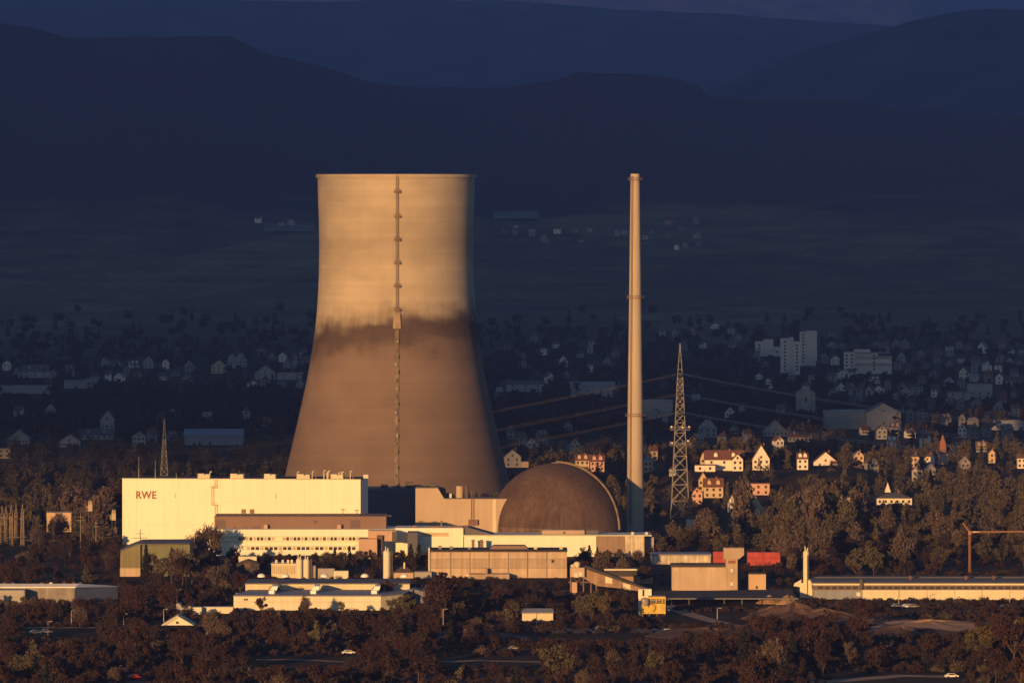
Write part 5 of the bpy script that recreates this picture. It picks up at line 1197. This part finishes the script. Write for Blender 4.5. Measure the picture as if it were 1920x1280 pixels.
def tree(px, py, h, kind, lm, word, noun='tree', d=None):
    d = d or d_of(px,py); x = PX(px,d); z0 = ground_z(x,d)
    key = (kind, lm.name)
    if key not in KINDS_T: KINDS_T[key] = [[proto(kind, 100*len(KINDS_T)+s), None] for s in range(3)]
    pr = random.choice(KINDS_T[key]); base = {'shrub':2.7}.get(kind,10.0)
    nm = {'round':'broadleaf_tree','bare':'bare_tree','poplar':'poplar_tree','conifer':'conifer_tree','shrub':'shrub'}[kind]
    if pr[1] is None:
        t = thing(nm, '', noun, (0,0,0)); c = link('crown', pr[0][0], lm, t); k = link('trunk' if kind != 'shrub' else 'stem', pr[0][1], BARK, t); pr[1] = t
    else:
        t = pr[1].copy(); C.objects.link(t)
        for ch in pr[1].children: c = ch.copy(); C.objects.link(c); c.parent = t
    t.location = (x,d,z0); s = h/base; t.scale = (s*random.uniform(.75,1.25),)*2+(s,); t.rotation_euler = (0,0,random.uniform(0,6.28))
    t['group'] = {'shrub':'shrubs on the plain'}.get(kind,'trees on the plain')
    PEND.append((t, f'{word} {zone(px,py)}', px, py, ''))
    return t
WORD = {('round','russet leaves'):'russet broad tree',('round','olive leaves'):'olive broad tree',('round','yellow green leaves'):'yellowish green broad tree',('bare','bare brown twigs'):'bare brown tree',
        ('poplar','bare brown twigs'):'slim brown poplar',('poplar','olive leaves'):'slim olive poplar',('conifer','dark evergreen needles'):'dark conifer',('shrub','russet leaves'):'russet shrub',('shrub','olive leaves'):'olive shrub',('shrub','bare brown twigs'):'leafless brown shrub',
        ('round','bare brown twigs'):'dull brown broad tree',('bare','russet leaves'):'sparse russet tree'}
placedT = []
def put(px, py, h, kind, lm, noun='tree'):
    placedT.append((px,py)); return tree(px,py,h,kind,lm,WORD[(kind,lm.name)],noun)
# trees the photograph singles out
for q in ((372,1047,11.5,'bare',L_BRN),(396,1046,13,'bare',L_BRN),(354,1050,9.5,'bare',L_BRN),(404,1054,8.5,'round',L_BRN),(384,1086,9.5,'round',L_RUS),(425,1090,9,'round',L_OLI),(360,1094,8,'round',L_BRN),(402,1110,9.5,'bare',L_BRN),(378,1122,8.5,'round',L_RUS),(425,1128,8,'round',L_BRN),
          (274,1086,13.5,'conifer',L_DRK),(284,1085,11,'round',L_DRK if False else L_OLI),(303,1092,8,'round',L_OLI),(322,1094,10.5,'round',L_BRN),(342,1096,11.5,'round',L_RUS),(332,1088,12,'bare',L_BRN),(350,1090,12.5,'round',L_OLI),
          (828,1165,17.5,'round',L_RUS),(815,1158,13,'bare',L_BRN),(852,1162,12,'round',L_OLI),(572,1152,6.8,'bare',L_BRN),(640,1152,5.2,'round',L_OLI),
          (492,1156,7.5,'round',L_RUS),(738,1160,8,'round',L_OLI),(760,1162,9.5,'round',L_OLI),(775,1160,10,'conifer',L_DRK),
          (1110,1165,11.5,'round',L_OLI),(1132,1166,10.5,'round',L_YEL),(1088,1164,9.5,'round',L_OLI),
          (1832,1238,11,'round',L_YEL),(1856,1240,12,'round',L_YEL),(1880,1242,14,'round',L_RUS),(1900,1245,15,'round',L_RUS),(1918,1240,15,'round',L_OLI),(1845,1246,9,'round',L_YEL),
          (1392,1002,22,'poplar',L_BRN),(1402,1000,20,'poplar',L_BRN),(1384,1000,17,'poplar',L_BRN),(1095,1052,6,'round',L_OLI),(1120,1056,6.5,'conifer',L_DRK),(1105,1054,7,'conifer',L_DRK),(1140,1058,6,'round',L_RUS),(1160,1058,6.5,'round',L_BRN),(1195,1062,6.5,'bare',L_BRN),
          (138,990,17,'round',L_BRN),(150,988,18,'round',L_BRN),(196,990,18,'round',L_BRN),(212,986,17,'round',L_RUS),(112,1012,11.5,'bare',L_BRN),(100,1014,10,'bare',L_BRN),(175,1030,14,'bare',L_BRN),(180,1005,17,'bare',L_BRN),
          (628,1068,8.5,'conifer',L_DRK),(655,1066,9,'conifer',L_DRK),(643,1070,8,'round',L_OLI),(676,1068,8,'round',L_BRN),(692,1066,8,'round',L_BRN),(612,1064,7,'round',L_OLI),(770,1062,9,'conifer',L_DRK),(785,1064,9.5,'conifer',L_DRK)):
    put(*q)
for k in range(8): put(4+k*19+random.uniform(-5,5), random.uniform(1146,1154), random.uniform(4.6,6.2), random.choice(('round','round','bare')), random.choice((L_BRN,L_RUS)) if False else L_BRN)
for k in range(26):
    px = 1480+k*5.6+random.uniform(-3,3)
    if k % 2 == 0 or px < 1545: put(px, random.uniform(985,1012), random.uniform(13,19), 'poplar', random.choice((L_BRN,L_BRN,L_OLI)))
def blocked(px, py, h, kind, d, ratio=None):
    sc = d/F; py = HY+(H-ground_z(PX(px,d),d))*F/d if 3100 < d < 3450 else py; wp = h*(ratio or {'poplar':.12,'conifer':.18,'bare':.3,'round':.33,'shrub':.55}[kind])/sc; tp = py-h*.95/sc
    x_ = PX(px,d)
    for hx,hd,hw,ht in SUNC:
        if hd-150 < d < hd:
            al = (hx-x_)*math.sin(SUN_AZ)+(hd-d)*math.cos(SUN_AZ); la = (hx-x_)*math.cos(SUN_AZ)-(hd-d)*math.sin(SUN_AZ)
            if 0 < al and abs(la) < hw/2+h*.25 and h-al*math.tan(SUN_EL) > ht*.25: return True
    for a,b,t_,m,dk in KEEP:
        if d < dk and px+wp > a and px-wp < b and tp < m and py > t_: return True
        if 0 <= d-dk < 20 and px+wp*.7 > a and px-wp*.7 < b and dk < 2990: return True   # would stand inside the building
    return False
def fill(n, a, b, t_, m, hs, mix, sp, noun='tree', tries=9000):
    k = 0
    for _ in range(tries):
        if k >= n: break
        px, py = random.uniform(a,b), random.uniform(t_,m); kind, lm = random.choice(mix); h = random.uniform(*hs)*(1.25 if kind=='poplar' else 1)
        if any((px-q[0])**2+((py-q[1])*1.6)**2 < sp*sp for q in placedT): continue
        if blocked(px,py,h,kind,d_of(px,py)): continue
        put(px,py,h,kind,lm,noun); k += 1
RUSM = [('round',L_RUS)]*7+[('bare',L_BRN)]+[('round',L_OLI)]+[('bare',L_RUS)]*3+[('conifer',L_DRK)]
OLIM = [('round',L_OLI)]*5+[('round',L_BRN)]*2+[('bare',L_BRN)]*2+[('round',L_YEL)]+[('round',L_RUS)]
fill(62,-10,1930,1232,1318,(4.5,13.5),RUSM,26); fill(42,-10,1930,1172,1232,(4.5,12),RUSM,25); fill(30,-10,1250,1120,1175,(6,10),RUSM,24)
fill(22,0,480,1010,1120,(6,10),RUSM,18); fill(38,1290,1930,972,1085,(9,14),OLIM,19); fill(12,1070,1290,985,1110,(7,11),OLIM,15)
SHM = [('shrub',L_RUS)]*5+[('shrub',L_OLI)]+[('shrub',L_BRN)]
fill(105,-10,1930,1185,1310,(2.4,4.2),SHM,19,'shrub'); fill(50,-10,1930,1120,1190,(2.2,3.6),SHM,16,'shrub')
settle()
print('trees', len(placedT))

# uncountable woodland: one object near, one far
def wood(name, label, n, dens, sampler, lm, mixk, hs, size_k=1.0):
    Ps=[];Ss=[];Ts=[]; cache = {}
    for kk in set(mixk): cache[kk] = [crown_points(kk, np.random.default_rng(900+s), dens) for s in range(4)]
    k = 0; tries = 0
    while k < n and tries < n*6:
        tries += 1
        px, py, d = sampler(); kind = random.choice(mixk); h = random.uniform(*hs)*(1.3 if kind == 'poplar' else .28 if kind == 'shrub' else 1)
        if blocked(px,py,h,kind,d): continue
        P,S,T,_ = random.choice(cache[kind]); s = h/(2.7 if kind == 'shrub' else 10.0); a = random.uniform(0,6.28); c_,s_ = math.cos(a),math.sin(a)
        x = PX(px,d); z0 = ground_z(x,d)
        Q = np.stack([x+s*(P[:,0]*c_-P[:,1]*s_), d+s*(P[:,0]*s_+P[:,1]*c_), z0+s*P[:,2]],1)
        Ps.append(Q); Ss.append(S*s*size_k); Ts.append((T+random.random())%1.0); k += 1
    me = cloud_mesh(name, np.concatenate(Ps), np.concatenate(Ss), np.concatenate(Ts), 1.3)
    o = link(name, me, lm); tag(o, label, 'woodland', kind='stuff'); print(name, k, len(me.polygons)); return o
def near():
    d = math.sqrt(random.uniform(1930**2, 2760**2)); px = random.uniform(-260,2180); return px, HY+H*F/d, d
def midd():
    d = math.sqrt(random.uniform(2700**2, 3700**2)); px = random.uniform(-260,2180); return px, HY+H*F/d, d
def far():
    py = random.triangular(585,842,800); px = random.uniform(-260,2180); return px, py, d_of(px,py)
wood('woodland','russet and brown thicket covering the lower plain between the buildings',2950,.5,near,L_WOOD,['round','round','shrub','shrub','bare','shrub'],(4,8),1.5)
def low():
    d = math.sqrt(random.uniform(1935**2, 2420**2)); px = random.uniform(-260,2180); return px, HY+H*F/d, d
wood('undergrowth','low russet and straw coloured scrub over the open ground of the plain',6300,.4,low,L_WOOD,['shrub'],(3.2,7.5),1.6)
wood('woodland','brown and olive trees between the village houses behind the plant',2500,.4,midd,L_MID,['round','round','bare','poplar','conifer','shrub'],(7,12),1.6)
wood('woodland','dim dark woods around the far villages',3900,.14,far,L_FAR,['round','round','conifer','round'],(8,14),2.6)

# ------------------------------------------------------------------ unseen cloud bank, added behind the camera to shade the far country
U = Vector((math.cos(SUN_AZ), -math.sin(SUN_AZ), 0)); A = Vector((math.sin(SUN_AZ), math.cos(SUN_AZ), 0)); TE = math.tan(SUN_EL); AC = -9000.0
def vlow(u): return interp(u, [(-9000,330),(-1362,312),(-1307,345),(-1282,570),(-1000,590),(2500,600)])  # notched lower edge, shaped to leave the plant in the sun
ico = bpy.data.meshes.new('tmp_ico')
import bmesh
bm = bmesh.new(); bmesh.ops.create_icosphere(bm, subdivisions=3, radius=1.0); iv = np.array([v.co[:] for v in bm.verts]); iff = [tuple(v.index for v in f.verts) for f in bm.faces]; bm.free()
cv=[];cf=[];ci=0
for row in range(14):
    for u in np.arange(-9000,2400,70 if row == 0 else 260):
        rad = 75 if row == 0 else 290
        v = vlow(u)+rad*.98 if row == 0 else vlow(u)+130+250*row-(130 if row == 1 else 0)*.2
        if row >= 1 : v = max(vlow(u-200),vlow(u),vlow(u+200))+40+rad+ (row-1)*260
        rd = rad*random.uniform(.97,1.06); a = AC+random.uniform(-60,60)*(row > 0)
        c = U*(u)+A*a; c.z = v - a*TE
        cv.append(iv*np.array([rd,rd*1.2,rd])+np.array(c)); cf += [(i+ci,j+ci,k+ci) for i,j,k in iff]; ci += len(iv)
# second ring of smaller puffs closes the gap along the lower edge
for lay in range(1,10):
    for u in np.arange(-9000,2400,60):
        rd = 78; v = vlow(u)+rd+lay*55; c = U*u+A*AC; c.z = v-AC*TE
        cv.append(iv[:]*rd+np.array(c)); cf += [(i+ci,j+ci,k+ci) for i,j,k in iff]; ci += len(iv)
me = bpy.data.meshes.new('shade_clouds'); me.from_pydata(np.concatenate(cv).tolist(), [], cf); me.update(); me.polygons.foreach_set('use_smooth',[True]*len(cf))
o = link('shade_clouds', me, CLOUDM); o['kind'] = 'structure'

# ------------------------------------------------------------------ haze
HAZE_DENS, HAZE_COL, HAZE_G = 4.5e-5, (0.40,0.50,1.0), 0.55
o = MB().box(-15500,15500,-800,33500,-1.5,1420).build('haze', None); o['kind'] = 'stuff'
m = bpy.data.materials.new('haze'); m.use_nodes = True; N = m.node_tree.nodes; N.clear()
out = N.new('ShaderNodeOutputMaterial'); pv = N.new('ShaderNodeVolumePrincipled')
pv.inputs['Color'].default_value = (*HAZE_COL,1); pv.inputs['Density'].default_value = HAZE_DENS; pv.inputs['Anisotropy'].default_value = HAZE_G
m.node_tree.links.new(pv.outputs[0], out.inputs['Volume']); o.data.materials.append(m)

# ------------------------------------------------------------------ sky, sun, camera
w = bpy.data.worlds.new('World'); bpy.context.scene.world = w; w.use_nodes = True
N, L = w.node_tree.nodes, w.node_tree.links; bg = N['Background']
sk = N.new('ShaderNodeTexSky'); sk.sky_type = 'NISHITA'; sk.sun_disc = False; sk.sun_elevation = SUN_EL; sk.sun_rotation = math.pi+SUN_AZ; sk.altitude = 200; sk.air_density = 1.0; sk.dust_density = 0.6; sk.ozone_density = 3.0
L.new(sk.outputs[0], bg.inputs['Color']); bg.inputs['Strength'].default_value = 0.088
sl = bpy.data.lights.new('sun','SUN'); sl.energy = 5.0; sl.angle = R(0.5); sl.color = (1.0,0.505,0.165)
so = bpy.data.objects.new('sun', sl); C.objects.link(so)
dirv = A*math.cos(SUN_EL)+Vector((0,0,-math.sin(SUN_EL))); so.rotation_euler = dirv.to_track_quat('-Z','Y').to_euler(); so.location = (-800,-400,600)
cd = bpy.data.cameras.new('camera'); cam = bpy.data.objects.new('camera', cd); C.objects.link(cam)
cd.sensor_width = 36; cd.lens = 36*F/1920; cd.shift_y = -(640-HY)/1920; cd.clip_start = 1; cd.clip_end = 60000
cam.location = (0,0,H); cam.rotation_euler = (R(90),0,0)
sc_ = bpy.context.scene; sc_.camera = cam
sc_.view_settings.view_transform = 'Standard'; sc_.view_settings.look = 'None'; sc_.view_settings.exposure = 0.5; sc_.view_settings.gamma = 1
sc_.cycles.volume_bounces = 0; sc_.cycles.max_bounces = 5; sc_.cycles.diffuse_bounces = 2
sc_.cycles.use_denoising = True

for o_ in bpy.data.objects:
    if 'label' in o_ and len(o_['label'].split())>16: print('LONG', o_.name, o_['label'])
